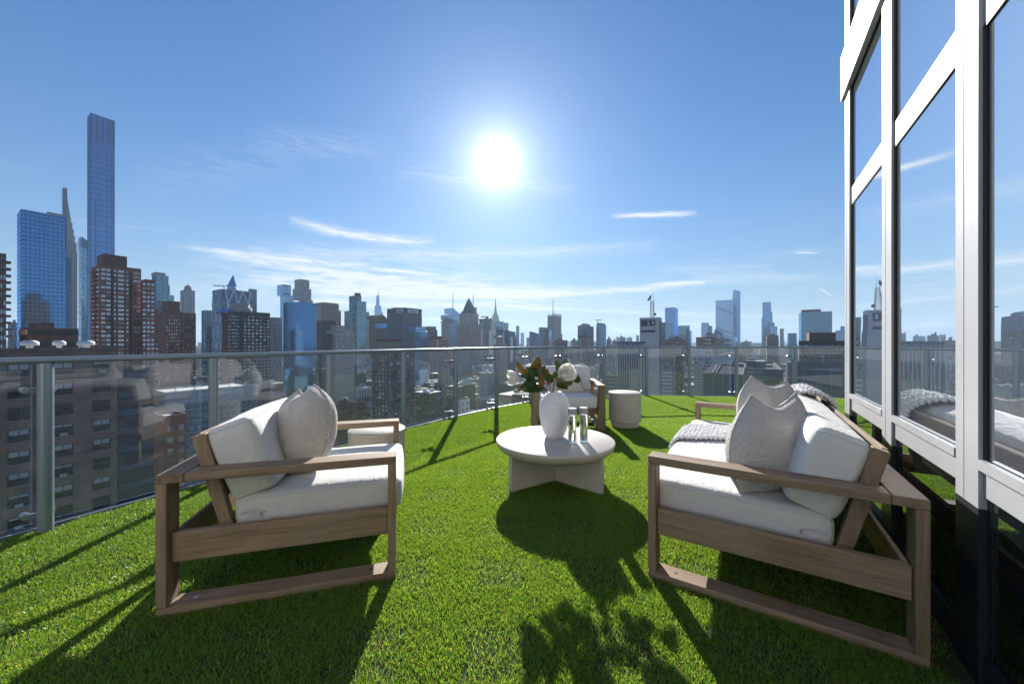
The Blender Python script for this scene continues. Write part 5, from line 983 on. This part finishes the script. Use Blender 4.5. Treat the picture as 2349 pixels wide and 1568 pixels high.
b = B('sharp_edge_tower', 'tallest blue tower on the right with a chiselled pointed top', Z4, 1226, 1300, 1313, 210, 2000, 'gblue', back=60); b.body(); A_, B_ = b.a, b.b; mb = MB(); mb.add([(0, 0, b.zt), (B_, 0, b.zt), (B_, A_, b.zt), (0, A_, b.zt), (0, A_*.82, b.h(113)), (0, 0, b.h(132)), (B_, 0, b.h(135)), (B_, A_*.82, b.h(116))], [(0, 1, 6, 5), (1, 2, 7, 6), (2, 3, 4, 7), (3, 0, 5, 4), (4, 5, 6, 7)]); b.part('chisel_top', 'gblue', mb); b.bands('A', 9, .12, 'gnavy', .6, 100); mb = MB(); b.quad(mb, 'A', b.u(1268, 'A'), b.u(1246, 'A'), 60, b.h(265), 1.5); b.part('dark_strip', 'gnavy', mb)  # last part: navy glass strip set proud of the left face
b = B('brown_rooftop_row', 'brown brick row with jagged rooftops below the staircase patterned tower', Z4, 890, 1070, 1085, 562, 700, 'brown', back=30).body(); b.wins('A', 18, 8, .4, .5, 60, mix=(.7, .2, .1)); b.clutter(5, big=2)
b = B('dark_glass_midrise', 'dark blue midrise with water tank rooftop before the staircase patterned tower', Z4, 1043, 1140, 1152, 522, 900, 'gnavy', back=30).body(); b.fins('A', 4, .7, 'bar', .5, 60); b.clutter(3, big=2)
b = B('mirrored_midrise', 'pale mirrored midrise with a bright frame before the staircase patterned tower', Z4, 1150, 1258, 1268, 560, 1100, 'gpale', back=30).body(); b.bands('A', 12, .2, 'barw', .5, 60)
b = B('stepped_blue_tower', 'slender stepped blue tower with a notched top right of the chiselled tower', Z4, 1500, 1600, 1610, 372, 1750, 'gblue', back=50); b.body(); b.bands('A', 6, .2, 'bar', .5, 80); b.box(3, 40, b.u(1586, 'A'), b.u(1508, 'A'), b.zt+.03, b.h(232), 'upper_shaft', 'gblue'); b.fins('A', 12, 1.4, 'bar', .6, b.zt+1, b.h(236), rng_={'A': (b.u(1586, 'A'), b.u(1508, 'A'))}, off=(3, 0)); b.box(6, 40, b.u(1598, 'A'), b.u(1586, 'A')-.05, b.zt+.03, b.h(322), 'side_shaft', 'gnavy')
b = B('blue_step_front', 'lower blue glass step in front of the slender stepped tower', Z4, 1562, 1618, 1628, 425, 1500, 'gnavy', back=30).body(); b.bands('A', 6, .25, 'gblue', .5, 80)
b = B('square_blue_midrise', 'square blue glass midrise beside the slender stepped tower', Z4, 1586, 1644, 1650, 460, 1300, 'gpale', back=30).body(); b.fins('A', 8, .8, 'bar', .5, 70)
b = B('maroon_midrise', 'maroon banded midrise under the slender stepped tower', Z4, 1548, 1656, 1664, 545, 800, 'brown', back=30).body(); b.bands('A', 4, .4, 'gdark', .4, 60); b.box(4, 20, b.a*.3, b.a*.8, b.zt+.03, b.h(530), 'rooftop_box', 'brown')
b = B('grey_needle', 'slim grey apartment needle between the stepped tower and teal block', Z4, 1668, 1704, 1710, 482, 1200, 'grey', back=25).body(); b.wins('A', 4, 30, .5, .5, 60, mix=(.6, .3, .1))
b = B('pale_blue_slab', 'short pale blue slab left of the teal glass block', Z4, 1745, 1825, 1832, 524, 1000, 'gpale', back=25).body(); b.bands('A', 4, .3, 'bar', .4, 60)
b = B('teal_glass_block', 'wide teal glass block with strong horizontal bands at the far right', Z4, 1842, 1866, 2152, 332, 850, 'gteal', back=40, right=True); b.body(); b.bands('A', 4.3, .32, 'bar', .6, 50); mb = MB(); mb.box(3, -b.u(2050, 'A')*1.0, b.zt+.03, 30, -1, b.h(305)); b.part('plant_screen', 'rust', mb)
b = B('dark_brick_block', 'dark brown brick block with a boxy rooftop behind the far right railing', Z4, 1838, 1846, 2420, 602, 330, 'dark', back=30, right=True, roof='roof_dark'); b.body(); b.wins('A', 26, 8, .45, .5, b.zt-26, b.zt-2, None, True, (.6, .1, .3)); b.box(4, 22, b.u(1945, 'A'), b.u(2195, 'A'), b.zt+.03, b.h(527), 'plant_room', 'brown')
b = B('white_blue_midrise', 'small white and blue midrise at the right end of the skyline', Z4, 2183, 2186, 2330, 500, 900, 'gpale', back=30, right=True).body(); b.bands('A', 4.3, .4, 'white', .5, 50); b.box(2, 20, b.u(2244, 'A'), b.u(2300, 'A'), b.zt+.03, b.h(460), 'upper_part', 'gpale')
for i, (x0, x1, yt, D, m, lab) in enumerate(((1880, 1958, 700, 1200, 'pale', 'low pale building left of the dark box tower, by the horizon'), (2275, 2330, 690, 1100, 'brown', 'low brown building right of the crane topped glass tower'))):
    b = B('low_skyline_block', lab, Z3, x0, x0+6, x1, yt, D, m, back=30).body(); b.wins('B', 8, 6, .5, .5, 60); b.clutter(3, big=2)
for i, (x0, x1, yt, D, m, lab) in enumerate(((112, 168, 592, 1300, 'brown', 'small brown block on the skyline left of the ribbed office'), (150, 176, 560, 1900, 'gpale', 'tiny pale tower on the skyline above the ribbed office'), (178, 238, 562, 1500, 'slate', 'small slate building over the left end of the ribbed office'), (245, 300, 566, 1900, 'gpale', 'small pale wedge tower above the ribbed office'), (335, 362, 545, 1700, 'gpale', 'thin pale tower touching the concrete tower on its left'), (1310, 1390, 602, 1400, 'brown', 'low brown rooftops right of the chiselled tower'), (1450, 1500, 628, 1500, 'pale', 'low pale building left of the slender stepped tower'))):
    b = B('low_skyline_block', lab, Z4, x0, x1-2, x1, yt, D, m, back=30).body(); b.bands('A', 5, .3, 'bar', .4, 60); b.clutter(2, big=2)
# ---- seen through the railing: near and low buildings
b = B('brick_balcony_tower', 'maroon brick tower with pale balcony lines, centre left behind the railing glass', Z9, 1094, 1366, 1812, 130, 262, 'brown', back=20, roof='roof_dark'); b.body(); nf = int((b.zt-30)/2.95); z0 = b.zt-nf*2.95
b.wins('A', 5, nf, .42, .5, z0, b.zt-.6, None, True, (.2, .35, .45)); b.wins('B', 6, nf, .42, .5, z0, b.zt-.6, (1, b.b-1), True, (.35, .5, .15)); mb = MB()
for k in range(nf): b.quad(mb, 'A', -.4, b.a+.4, z0+k*2.95-.12, z0+k*2.95+.12, .5); b.quad(mb, 'B', 0, b.b+.4, z0+k*2.95-.12, z0+k*2.95+.12, .5)
tag(b.part('floor_slabs', 'concrete', mb), kind='stuff'); mb = MB(); mb.box(2, 2.5, b.zt+.03, b.b*.55, b.a*.8, b.zt+9); b.part('water_tank_house', 'tan', mb); mb = MB(); mb.box(1.8, 2.3, b.zt+9.0, b.b*.55+.2, b.a*.8+.2, b.zt+10.5); b.part('tank_house_cap', 'red', mb)
# neighbouring brick apartment house close by on the left
PR = Vector(((356-1174)/F*64, 64, GZ)); L_ = 44
na = empty('brick_apartment_house', PR, GRID); tag(na, kind='thing'); tag(na, 'dark brown brick apartment house filling the left behind the railing glass', 'building')
zr = 104.0-.6
def nbox(name, m, x0, y0, z0, x1, y1, z1): mb = MB(); mb.box(x0, y0, z0, x1, y1, z1); return mb.build(name, cm[m] if isinstance(m, str) else m, na)
brickm = bpy.data.materials.new('brick_courses'); brickm.use_nodes = True
nt = brickm.node_tree; p_ = nt.nodes['Principled BSDF']; p_.inputs['Roughness'].default_value = .9; tc = nt.nodes.new('ShaderNodeTexCoord'); mpn = nt.nodes.new('ShaderNodeMapping'); mpn.inputs['Rotation'].default_value = (R(90), 0, 0); nt.links.new(tc.outputs['Object'], mpn.inputs[0]); bt = nt.nodes.new('ShaderNodeTexBrick'); nt.links.new(mpn.outputs[0], bt.inputs['Vector']); bt.inputs['Scale'].default_value = 1.6
bt.inputs['Color1'].default_value = (.30, .19, .135, 1); bt.inputs['Color2'].default_value = (.22, .145, .105, 1); bt.inputs['Mortar'].default_value = (.30, .24, .20, 1); bt.inputs['Mortar Size'].default_value = .012
nz = nt.nodes.new('ShaderNodeTexNoise'); nz.inputs['Scale'].default_value = .35; nz.inputs['Detail'].default_value = 6; nt.links.new(tc.outputs['Object'], nz.inputs['Vector']); mxn = nt.nodes.new('ShaderNodeMix'); mxn.data_type = 'RGBA'; mxn.blend_type = 'MULTIPLY'; mxn.inputs['Factor'].default_value = 1; rpn = nt.nodes.new('ShaderNodeMapRange'); rpn.inputs[1].default_value = .3; rpn.inputs[2].default_value = .7; rpn.inputs[3].default_value = .7; rpn.inputs[4].default_value = 1.35; nt.links.new(nz.outputs[0], rpn.inputs[0]); nt.links.new(bt.outputs[0], mxn.inputs['A']); nt.links.new(rpn.outputs[0], mxn.inputs['B']); nt.links.new(mxn.outputs['Result'], p_.inputs['Base Color'])
nbox('wall', brickm, -L_, 0, 0, -4.6, 22, zr); nbox('glazed_bay', 'gdark', -4.6, .6, 0, 0, 20, zr-3); nbox('roof', 'roof_light', -L_+.5, .5, zr+.002, -5.1, 21.5, zr+.03); nbox('parapet', brickm, -L_, 0, zr+.031, -4.6, .35, zr+.9)
for k in range(14): nbox('bay_spandrel', 'slate', -4.5, .3, zr-4.2-k*3.05, -.1, .62, zr-3.3-k*3.05)
wm_ = []
for v in range(3):
    mb = MB(); mb.mi = 0; mb.box(-.75, .10, -.85, .75, .16, .85); mb.mi = 1
    for q in ((-.80, -.85, -.72, .85), (.72, -.85, .80, .85), (-.72, .78, .72, .85), (-.72, -.85, .72, -.78), (-.72, -.04, .72, .04), (-.03, .04, .03, .78)): mb.box(q[0], -.02, q[1], q[2], .12, q[3])
    mb.mi = 2
    if v == 1: mb.box(-.70, .06, .1, .70, .09, .77)
    if v == 2: mb.box(-.70, .06, .45, .70, .09, .77); mb.box(-.3, -.25, -.77, .3, .1, -.4)
    mb.mi = 3; mb.box(-.9, -.12, -.96, .9, .04, -.86)
    wm_.append(mb.mesh('window', [cm['wdark'], cm['bard'], cm['wblind'], cm['concrete']]))
ncol = [-6.3, -10.2, -14.2, -18.6, -22.3, -26.2, -30.2, -34.0]
# wall is solid: the openings are cut as shallow reveals of dark lining round each sash
for cx in ncol:
    for k in range(16):
        zc = zr-2.2-k*3.05; v = crg.choices((0, 1, 2), (.5, .3, .2))[0]; w = link('window', wm_[v], na, (cx, -.13, zc), scale=(1.2, 1, 1.05))
mb = MB()
for vx, vy, s_ in ((-13, 3, 1.0), (-10, 5, .8), (-16.5, 4, 1.0), (-19, 6, .9), (-7.5, 3, 1.1)): mb.lathe([(.35*s_, zr+.03), (.35*s_, zr+1.2), (.9*s_, zr+1.25), (.9*s_, zr+1.75), (.5*s_, zr+2.0)], 14, (vx, vy))
na_v = mb.build('roof_vents', cm['white'], na); na_v['kind'] = 'stuff'
# long hall with a white roof and teal wall beyond it
b = B('white_roof_hall', 'long low building with a white roof and teal glass wall left of the armchair', ZD, 340, 380, 590, 905, 205, 'teal', back=60, roof='roof_light'); b.body(); b.bands('B', 3.2, .12, 'pale', .3, 20).fins('B', 3.4, .25, 'bar', .3, 20); b.wins('B', 14, 9, .35, .3, 20, b.zt-7, mix=(.5, .2, .3)); mb = MB(); mb.box(-.3, -.3, b.zt-6, b.b+.3, 0, b.zt+1.2); b.part('white_fascia', 'pale', mb)
for k in range(5):
    mb = MB(); mb.tube([(8+k*9, 14, b.zt+.03), (8+k*9, 14, b.zt+1.8), (11+k*9, 14, b.zt+1.8)], .35, 8); b.part('roof_pipe', 'white', mb)
b = B('small_red_house', 'small red brick building with pale windows in front of the teal hall', ZD, 350, 377, 428, 962, 120, 'red', back=12, roof='roof_light'); b.body(); b.wins('B', 2, 9, .45, .45, 45, b.zt-1.5, None, True, (.3, .3, .4), frame='wblind')
b = B('church_spire_house', 'ochre gabled building with a green pointed roof behind the armchair pillow', Z6, 860, 870, 1000, 400, 560, 'olive', back=30); b.body(); mb = MB(); c = b.b*.9; mb.prism([(c-6, 2), (c+6, 2), (c+6, 14), (c-6, 14)], b.zt+.03, b.zt+24, [(c-.2, 7.8), (c+.2, 7.8), (c+.2, 8.2), (c-.2, 8.2)]); b.part('pointed_roof', 'copper', mb); b.wins('B', 7, 6, .4, .5, b.zt-24)
b = B('pale_loft_building', 'pale loft building with large dark windows right of the armchair pillow', Z9, -60, 40, 425, 905, 360, 'pale', back=30, roof='roof_light'); b.body(); b.wins('B', 9, 7, .5, .6, 20, b.zt-1.5, None, True, (.7, .2, .1)); b.wins('A', 3, 7, .5, .6, 20, b.zt-1.5, None, True, (.7, .2, .1)); b.clutter(6)
b = B('white_gable_house', 'small white gabled building above the pale lofts', Z9, 70, 100, 225, 690, 480, 'white', back=20); b.body(); b.wins('B', 4, 4, .3, .4, b.zt-16); b.clutter(1)
b = B('dark_brown_lofts', 'dark brown loft block with few lit windows left of the maroon tower', Z9, 405, 430, 770, 990, 300, 'brown', back=30, roof='roof_dark'); b.body(); b.wins('B', 12, 6, .35, .5, 30, b.zt-2, mix=(.8, .15, .05)); b.clutter(5)
b = B('olive_brick_lofts', 'olive brick lofts with framed windows directly left of the maroon tower', Z9, 772, 790, 992, 972, 285, 'olive', back=24, roof='roof_dark'); b.body(); b.wins('B', 4, 7, .55, .55, 30, b.zt-1.5, None, True, (.7, .2, .1)); b.clutter(3)
b = B('white_pilaster_hall', 'white building with a row of tall pilasters left of the maroon tower', Z9, 690, 705, 1092, 715, 560, 'slate', back=40, roof='roof_light'); b.body(); b.fins('B', 5.0, 2.2, 'white', .8, 20, b.zt-3); mb = MB(); mb.box(-.8, -.9, b.zt-3, b.b+.5, .1, b.zt+.8); b.part('cornice', 'white', mb)
b = B('grey_blank_block', 'blank grey block above the white pilaster hall', Z9, 810, 818, 1092, 600, 680, 'grey', back=40).body(); b.clutter(2)
b = B('mid_blue_glass', 'blue banded glass block behind the maroon brick tower', Z9, 705, 800, 1120, 205, 720, 'gteal', back=40).body(); b.bands('AB', 4, .35, 'bar', .4, 30)
b = B('brick_grid_tower', 'brown brick slab with a grid of windows left behind the railing', Z9, 0, 8, 205, 270, 520, 'dark', back=30).body(); b.wins('B', 12, 22, .5, .5, 20, mix=(.5, .3, .2))
b = B('white_blank_tower', 'blank white concrete building with a small chimney right of the maroon tower', Z9, 1805, 1820, 2082, 1060, 380, 'white', back=26, roof='roof_light'); b.body(); mb = MB(); mb.box(b.b*.42, 1, b.zt+.03, b.b*.55, 4, b.zt+8); b.part('chimney', 'concrete', mb); b.box(-1, b.b*.85, 6, 22, b.zt+.03, b.zt+5, 'upper_part', 'concrete')
b = B('dark_factory_lofts', 'large dark brick factory loft with rows of small windows, left of the vase', Z8, 290, 480, 655, 590, 500, 'dark', back=40, roof='roof_light'); b.body(); b.wins('A', 11, 6, .45, .55, 20, b.zt-3, None, False, (.6, .3, .1)); b.wins('B', 8, 6, .45, .55, 20, b.zt-3, None, False, (.6, .3, .1)); b.clutter(6)
b = B('olive_factory_block', 'broad olive brick factory block with a rooftop billboard left of the vase', Z8, 640, 846, 1106, 605, 470, 'olive', back=40, roof='roof_light'); b.body(); b.wins('A', 10, 6, .45, .55, 20, b.zt-3, None, False, (.6, .3, .1)); mb = MB(); mb.box(b.u(925, 'B'), .5, b.zt+.5, b.u(1042, 'B'), 1.2, b.zt+9); b.part('billboard', 'pale', mb); b.clutter(5)
b = B('white_stair_tower', 'narrow white tower below the factory block near the lawn edge', Z8, 845, 890, 1022, 800, 440, 'white', back=16, roof='roof_light'); b.body(); b.wins('B', 2, 3, .2, .4, b.zt-22); b.clutter(2)
b = B('white_stepped_apartments', 'white stepped apartment building with dark window grid, centre behind the railing', Z8, 410, 440, 642, 265, 800, 'white', back=35, roof='roof_light'); b.body(); b.wins('B', 9, 13, .5, .5, 20, b.zt-1, None, True, (.85, .1, .05)); b.box(b.u(470, 'B'), b.u(575, 'B'), 4, 22, b.zt+.03, b.h(208), 'top_step', 'white')
b = B('red_topped_apartments', 'brick apartments with a plain red brick top, centre behind the railing', Z8, 208, 215, 402, 305, 640, 'rust', back=30); b.body(); b.wins('B', 9, 14, .5, .5, 10, b.zt-10, None, False, (.45, .35, .2))
b = B('blue_lattice_block', 'pale blue lattice block below the pyramid tower, behind the railing', Z8, 1070, 1078, 1305, 290, 850, 'gpale', back=30).body(); b.wins('B', 12, 14, .5, .6, 10, mix=(.6, .2, .2))
b = B('white_flat_roof_block', 'low block with a bright white roof at the lawn edge left of the vase', Z8, 1262, 1380, 1565, 800, 480, 'grey', back=50, roof='roof_light').body(); b.wins('B', 10, 3, .4, .5, b.zt-12)
b = B('brick_cornice_house', 'low brick house with white trimmed windows beside the white roofed block', Z8, 1098, 1110, 1262, 800, 520, 'tan', back=30, roof='roof_light').body(); b.wins('B', 9, 4, .4, .6, b.zt-16, mix=(.8, .1, .1)); b.clutter(3)
# right side through the glass
b = B('mosaic_tower', 'pale tower with a pixel mosaic of grey windows behind the right railing', Z10, 868, 1032, 1044, 85, 330, 'pale', back=24); b.body(); b.wins('A', 17, 26, .5, .62, 20, b.zt-1, mix=(.45, .25, .3), skip=lambda i, j: (i*7+j*13+i*j) % 5 == 0); b.clutter(2)
b = B('mosaic_wing', 'lower pale mosaic wing right of the pixel tower', Z10, 1034, 1240, 1252, 165, 300, 'pale', back=24, roof='roof_light'); b.body(); b.wins('A', 16, 16, .4, .5, 20, b.zt-5, mix=(.6, .25, .15), skip=lambda i, j: (i*5+j*11+i*j) % 4 == 0); b.clutter(3)
b = B('white_balcony_block', 'brown tower with stacked white balcony strips behind the right railing', Z10, 572, 685, 700, 160, 300, 'tan', back=20); b.body(); b.bands('A', 3.0, .5, 'white', .9, 20, b.h(285), rng_={'A': (b.u(672, 'A'), b.u(576, 'A'))}); b.wins('A', 5, 5, .5, .5, b.h(280), b.zt-1, mix=(.6, .2, .2))
b = B('brown_narrow_tower', 'narrow dark brown tower right of the white balcony strips', Z10, 700, 772, 790, 125, 340, 'brown', back=24, roof='roof_dark'); b.body(); b.wins('A', 5, 26, .5, .45, 20, mix=(.7, .2, .1))
b = B('dark_canopy_building', 'dark flat roofed building with a sloping glass edge behind the sofa pillows', Z10, 955, 1330, 1420, 340, 120, 'slate', back=60, roof='roof_dark'); b.body(); b.fins('A', 3.2, .18, 'bar', .2, b.zt-30); mb = MB(); mb.add([(-.4, b.a, b.zt+1.1), (-.4, b.a*.2, b.zt+1.1), (9, b.a*.2, b.zt+3.2), (9, b.a*.85, b.zt+3.2)], [(0, 1, 2, 3)]); b.part('sloping_skylight', 'black', mb)
for k in range(2): mb = MB(); mb.tube([(0, b.a*(.75-.08*k), b.zt+1.4), (9, b.a*(.68-.08*k), b.zt+3.5)], .12, 6); b.part('roof_rail', 'pale', mb)
b = B('long_dark_roof', 'long dark rooftop with parapet and grey plant boxes behind the sofa', Z10, 1180, 1700, 1760, 285, 175, 'slate', back=80, roof='roof_dark'); b.body(); b.clutter(5, big=.8); b.bands('A', 4, .25, 'gdark', .3, b.zt-24)
b = B('beige_pier_house', 'dark building with a beige end pier at the right end of the railing', Z10, 1748, 1766, 2420, 225, 105, 'slate', back=30, right=True, roof='roof_dark'); b.body(); mb = MB(); b.quad(mb, 'A', -1.0, 1.1, 40, b.zt+.8, .5); b.part('end_pier', 'tan', mb); mb = MB(); mb.box(-.5, -b.a, b.zt-14.2, .1, -1.3, b.zt-13.4); b.part('white_ledge', 'white', mb); b.fins('A', 3.0, .2, 'bar', .2, b.zt-13, b.zt-1)
b = B('curved_facade_block', 'grey patterned block just left of the ribbed office behind the railing', Z10, 45, 150, 168, 90, 520, 'grey', back=30).body(); b.wins('A', 8, 22, .6, .5, 20, mix=(.5, .2, .3))
b = B('glass_terrace_block', 'low brown terrace block with balcony lines right of the far armchair', Z10, 40, 152, 166, 330, 330, 'tan', back=20).body(); b.bands('A', 3.2, .35, 'slate', .5, 20)
# ---- the carpet of low roofs: nearest ones as houses of their own, the rest as one mass
fp_list = [(o.location.copy(), o) for o in bpy.data.objects if o.parent is None and o.type == 'EMPTY' and o.get('category') == 'building' and abs(o.location.z-GZ) < 1]
occ = []
for q in bpy.data.objects:
    pass
wall_boxes = []
bpy.context.view_layer.update()
for o in bpy.data.objects:
    if o.type == 'MESH' and o.parent and o.parent.get('category') == 'building' and abs(o.parent.location.z-GZ) < 1 and o.name.split('.')[0] in ('wall', 'east_wing', 'lower_wing', 'side_wing', 'glass_body', 'lower_step', 'setback', 'glazed_bay', 'taller_wing', 'dark_wing', 'centre_bay', 'low_wing', 'front_step'):
        vs = [v.co for v in o.data.vertices]; x0, x1 = min(v.x for v in vs), max(v.x for v in vs); y0, y1 = min(v.y for v in vs), max(v.y for v in vs)
        P = o.parent.location; wall_boxes.append((P.x*E2.x+P.y*E2.y+x0-3, P.x*E2.x+P.y*E2.y+x1+3, P.x*E1.x+P.y*E1.y+y0-3, P.x*E1.x+P.y*E1.y+y1+3))
def free(a0, a1, c0, c1): return not any(a0 < w[1] and a1 > w[0] and c0 < w[3] and c1 > w[2] for w in wall_boxes)
hs = []
lot = random.Random(21)
a = -900.0
while a < 3000:
    wa = lot.uniform(16, 34); c = -2200.0
    while c < 2600:
        wc = lot.uniform(14, 30)
        ctr = E2*(a+wa/2)+E1*(c+wc/2); D = ctr.y
        if D > 90 and abs(ctr.x/D) < 1.35 and D < 2400 and not (int(a) % 230 < 22) and not (int(c) % 75 < 12) and free(a, a+wa, c, c+wc):
            lim = 2000 if D > 900 else 900
            hmax = 104+CAMH-(D*.075 if D < 500 else D*.055 if D < 1000 else D*.018); base = lot.choices((13, 18, 24, 34, 50), (.3, .3, .22, .12, .06))[0]*lot.uniform(.85, 1.2)
            if D > 1000: base *= lot.uniform(1, 2.6)
            hgt = min(base, max(8, hmax))
            hs.append((D, a, c, wa-.6, wc-.6, hgt))
        c += wc
    a += wa
hs.sort()
wallm = ['red', 'brown', 'dark', 'tan', 'beige', 'grey', 'pale', 'concrete', 'white', 'olive', 'rust']; roofm = ['roof', 'roof_light', 'roof_dark', 'roof_light']
def in_view(h):
    p = E2*(h[1]+h[3]/2)+E1*(h[2]+h[4]/2); px = 1174+F*p.x/p.y; py = 785+F*(CAMH-(GZ+h[5]))/p.y; return 380 < px < 1900 and py < 1010
seen = [h for h in hs if in_view(h) and h[0] > 260]; near_h = seen[:150]; ids = set(map(id, near_h)); rest = [h for h in hs if id(h) not in ids and h[0] > 260]
unit = MB(); unit.box(0, 0, 0, 1, 1, 1); lrg = random.Random(4)
unit_me = {m: unit.mesh('wall', cm[m]) for m in wallm}; unit_roof = {m: unit.mesh('roof', cm[m]) for m in roofm}
for D, a, c, wa, wc, hg in near_h:
    p = E2*a+E1*c; t = empty('low_rise_house', (p.x, p.y, GZ), GRID); tag(t, 'low flat-roofed house in the carpet of roofs seen through the railing glass', 'building', 'low rise houses beyond the railing'); m = lrg.choice(wallm)
    link('wall', unit_me[m], t, scale=(wa, wc, hg)); link('roof', unit_roof[lrg.choice(roofm)], t, (.4, .4, hg), scale=(wa-.8, wc-.8, .15))
    for k in range(lrg.randint(1, 3)): sw, sd = lrg.uniform(2, 6), lrg.uniform(2, 5); link('roof_bulkhead', unit_me[lrg.choice(('concrete', 'white', 'pale', m))], t, (lrg.uniform(1, wa-sw-1), lrg.uniform(1, wc-sd-1), hg+.15), scale=(sw, sd, lrg.uniform(1.5, 4)))
    mb = MB(); nx = max(2, int(wa/3.5)); ny = max(2, int(wc/3.5)); nf = max(1, int(min(hg, 22)/3.3))
    for j in range(nf):
        z = hg-1.2-j*3.3
        for i in range(nx): mb.mi = lrg.choices((0, 1, 2), (.7, .2, .1))[0]; x = wa*(i+.5)/nx; mb.add([(x-.6, -.05, z-1.6), (x+.6, -.05, z-1.6), (x+.6, -.05, z), (x-.6, -.05, z)], [(0, 1, 2, 3)])
        for i in range(ny): mb.mi = lrg.choices((0, 1, 2), (.7, .2, .1))[0]; x = wc*(i+.5)/ny; mb.add([(-.05, x-.6, z-1.6), (-.05, x-.6, z), (-.05, x+.6, z), (-.05, x+.6, z-1.6)], [(0, 1, 2, 3)])
    tag(mb.build('windows', [cm['wdark'], cm['wlight'], cm['wblind']], t), kind='stuff')
mass = MB(); mm = [cm[m] for m in wallm]+[cm[m] for m in roofm]
for D, a, c, wa, wc, hg in rest:
    p = E2*a+E1*c; mass.mi = lrg.randrange(len(wallm))
    def q(x, y, z): v = p+E2*x+E1*y; return (v.x, v.y, z+GZ)
    def bx(x0, y0, z0, x1, y1, z1): mass.add([q(x0, y0, z0), q(x1, y0, z0), q(x1, y1, z0), q(x0, y1, z0), q(x0, y0, z1), q(x1, y0, z1), q(x1, y1, z1), q(x0, y1, z1)], [(4, 5, 6, 7), (0, 1, 5, 4), (1, 2, 6, 5), (2, 3, 7, 6), (3, 0, 4, 7)])
    bx(0, 0, 0, wa, wc, hg); mass.mi = len(wallm)+lrg.randrange(4); bx(.4, .4, hg, wa-.4, wc-.4, hg+.15)
    for k in range(lrg.randint(1, 3)): mass.mi = lrg.choice((5, 6, 7, 8)); sw = lrg.uniform(2, 6); x, y = lrg.uniform(1, wa-sw-1), lrg.uniform(1, wc-sw-1); bx(x, y, hg+.15, x+sw, y+sw, hg+lrg.uniform(1.5, 4.5))
tag(mass.build('distant_rooftops', mm), 'distant mass of low city roofs stretching towards the horizon', 'rooftops', kind='stuff')
# far rim of the city and the ground
rim = MB(); rr = random.Random(9)
for k in range(420):
    px = rr.uniform(-100, 2450); D = rr.uniform(2400, 5200); x = (px-1174)/F*D; w = rr.uniform(25, 70); h_ = 104+rr.uniform(-60, 16)*(1 if rr.random() < .9 else 3.0); rim.mi = rr.randrange(3); rim.box(x-w/2, D, GZ, x+w/2, D+w, GZ+max(20, h_))
tag(rim.build('far_skyline', [cm['grey'], cm['gpale'], cm['slate']]), 'hazy far skyline of small buildings along the horizon', 'skyline', kind='stuff')
mb = MB(); mb.add([(-9000, -1500, GZ), (9000, -1500, GZ), (9000, 9000, GZ), (-9000, 9000, GZ)], [(0, 1, 2, 3)]); tag(mb.build('ground', cm['asphalt']), kind='structure')
# ------------------------------------------------------------------ winter haze over the city
hzm = bpy.data.materials.new('haze_air'); hzm.use_nodes = True; nt = hzm.node_tree; nt.nodes.clear(); ho = nt.nodes.new('ShaderNodeOutputMaterial'); hv = nt.nodes.new('ShaderNodeVolumePrincipled'); nt.links.new(hv.outputs[0], ho.inputs['Volume'])
hv.inputs['Color'].default_value = (.60, .80, 1.0, 1); hv.inputs['Density'].default_value = 0.85e-4; hv.inputs['Anisotropy'].default_value = .25
mb = MB(); mb.box(-9100, -1600, GZ-1, 9100, 9100, 390); tag(mb.build('haze', hzm), 'thin blue haze in the air over the city', 'haze', kind='stuff')
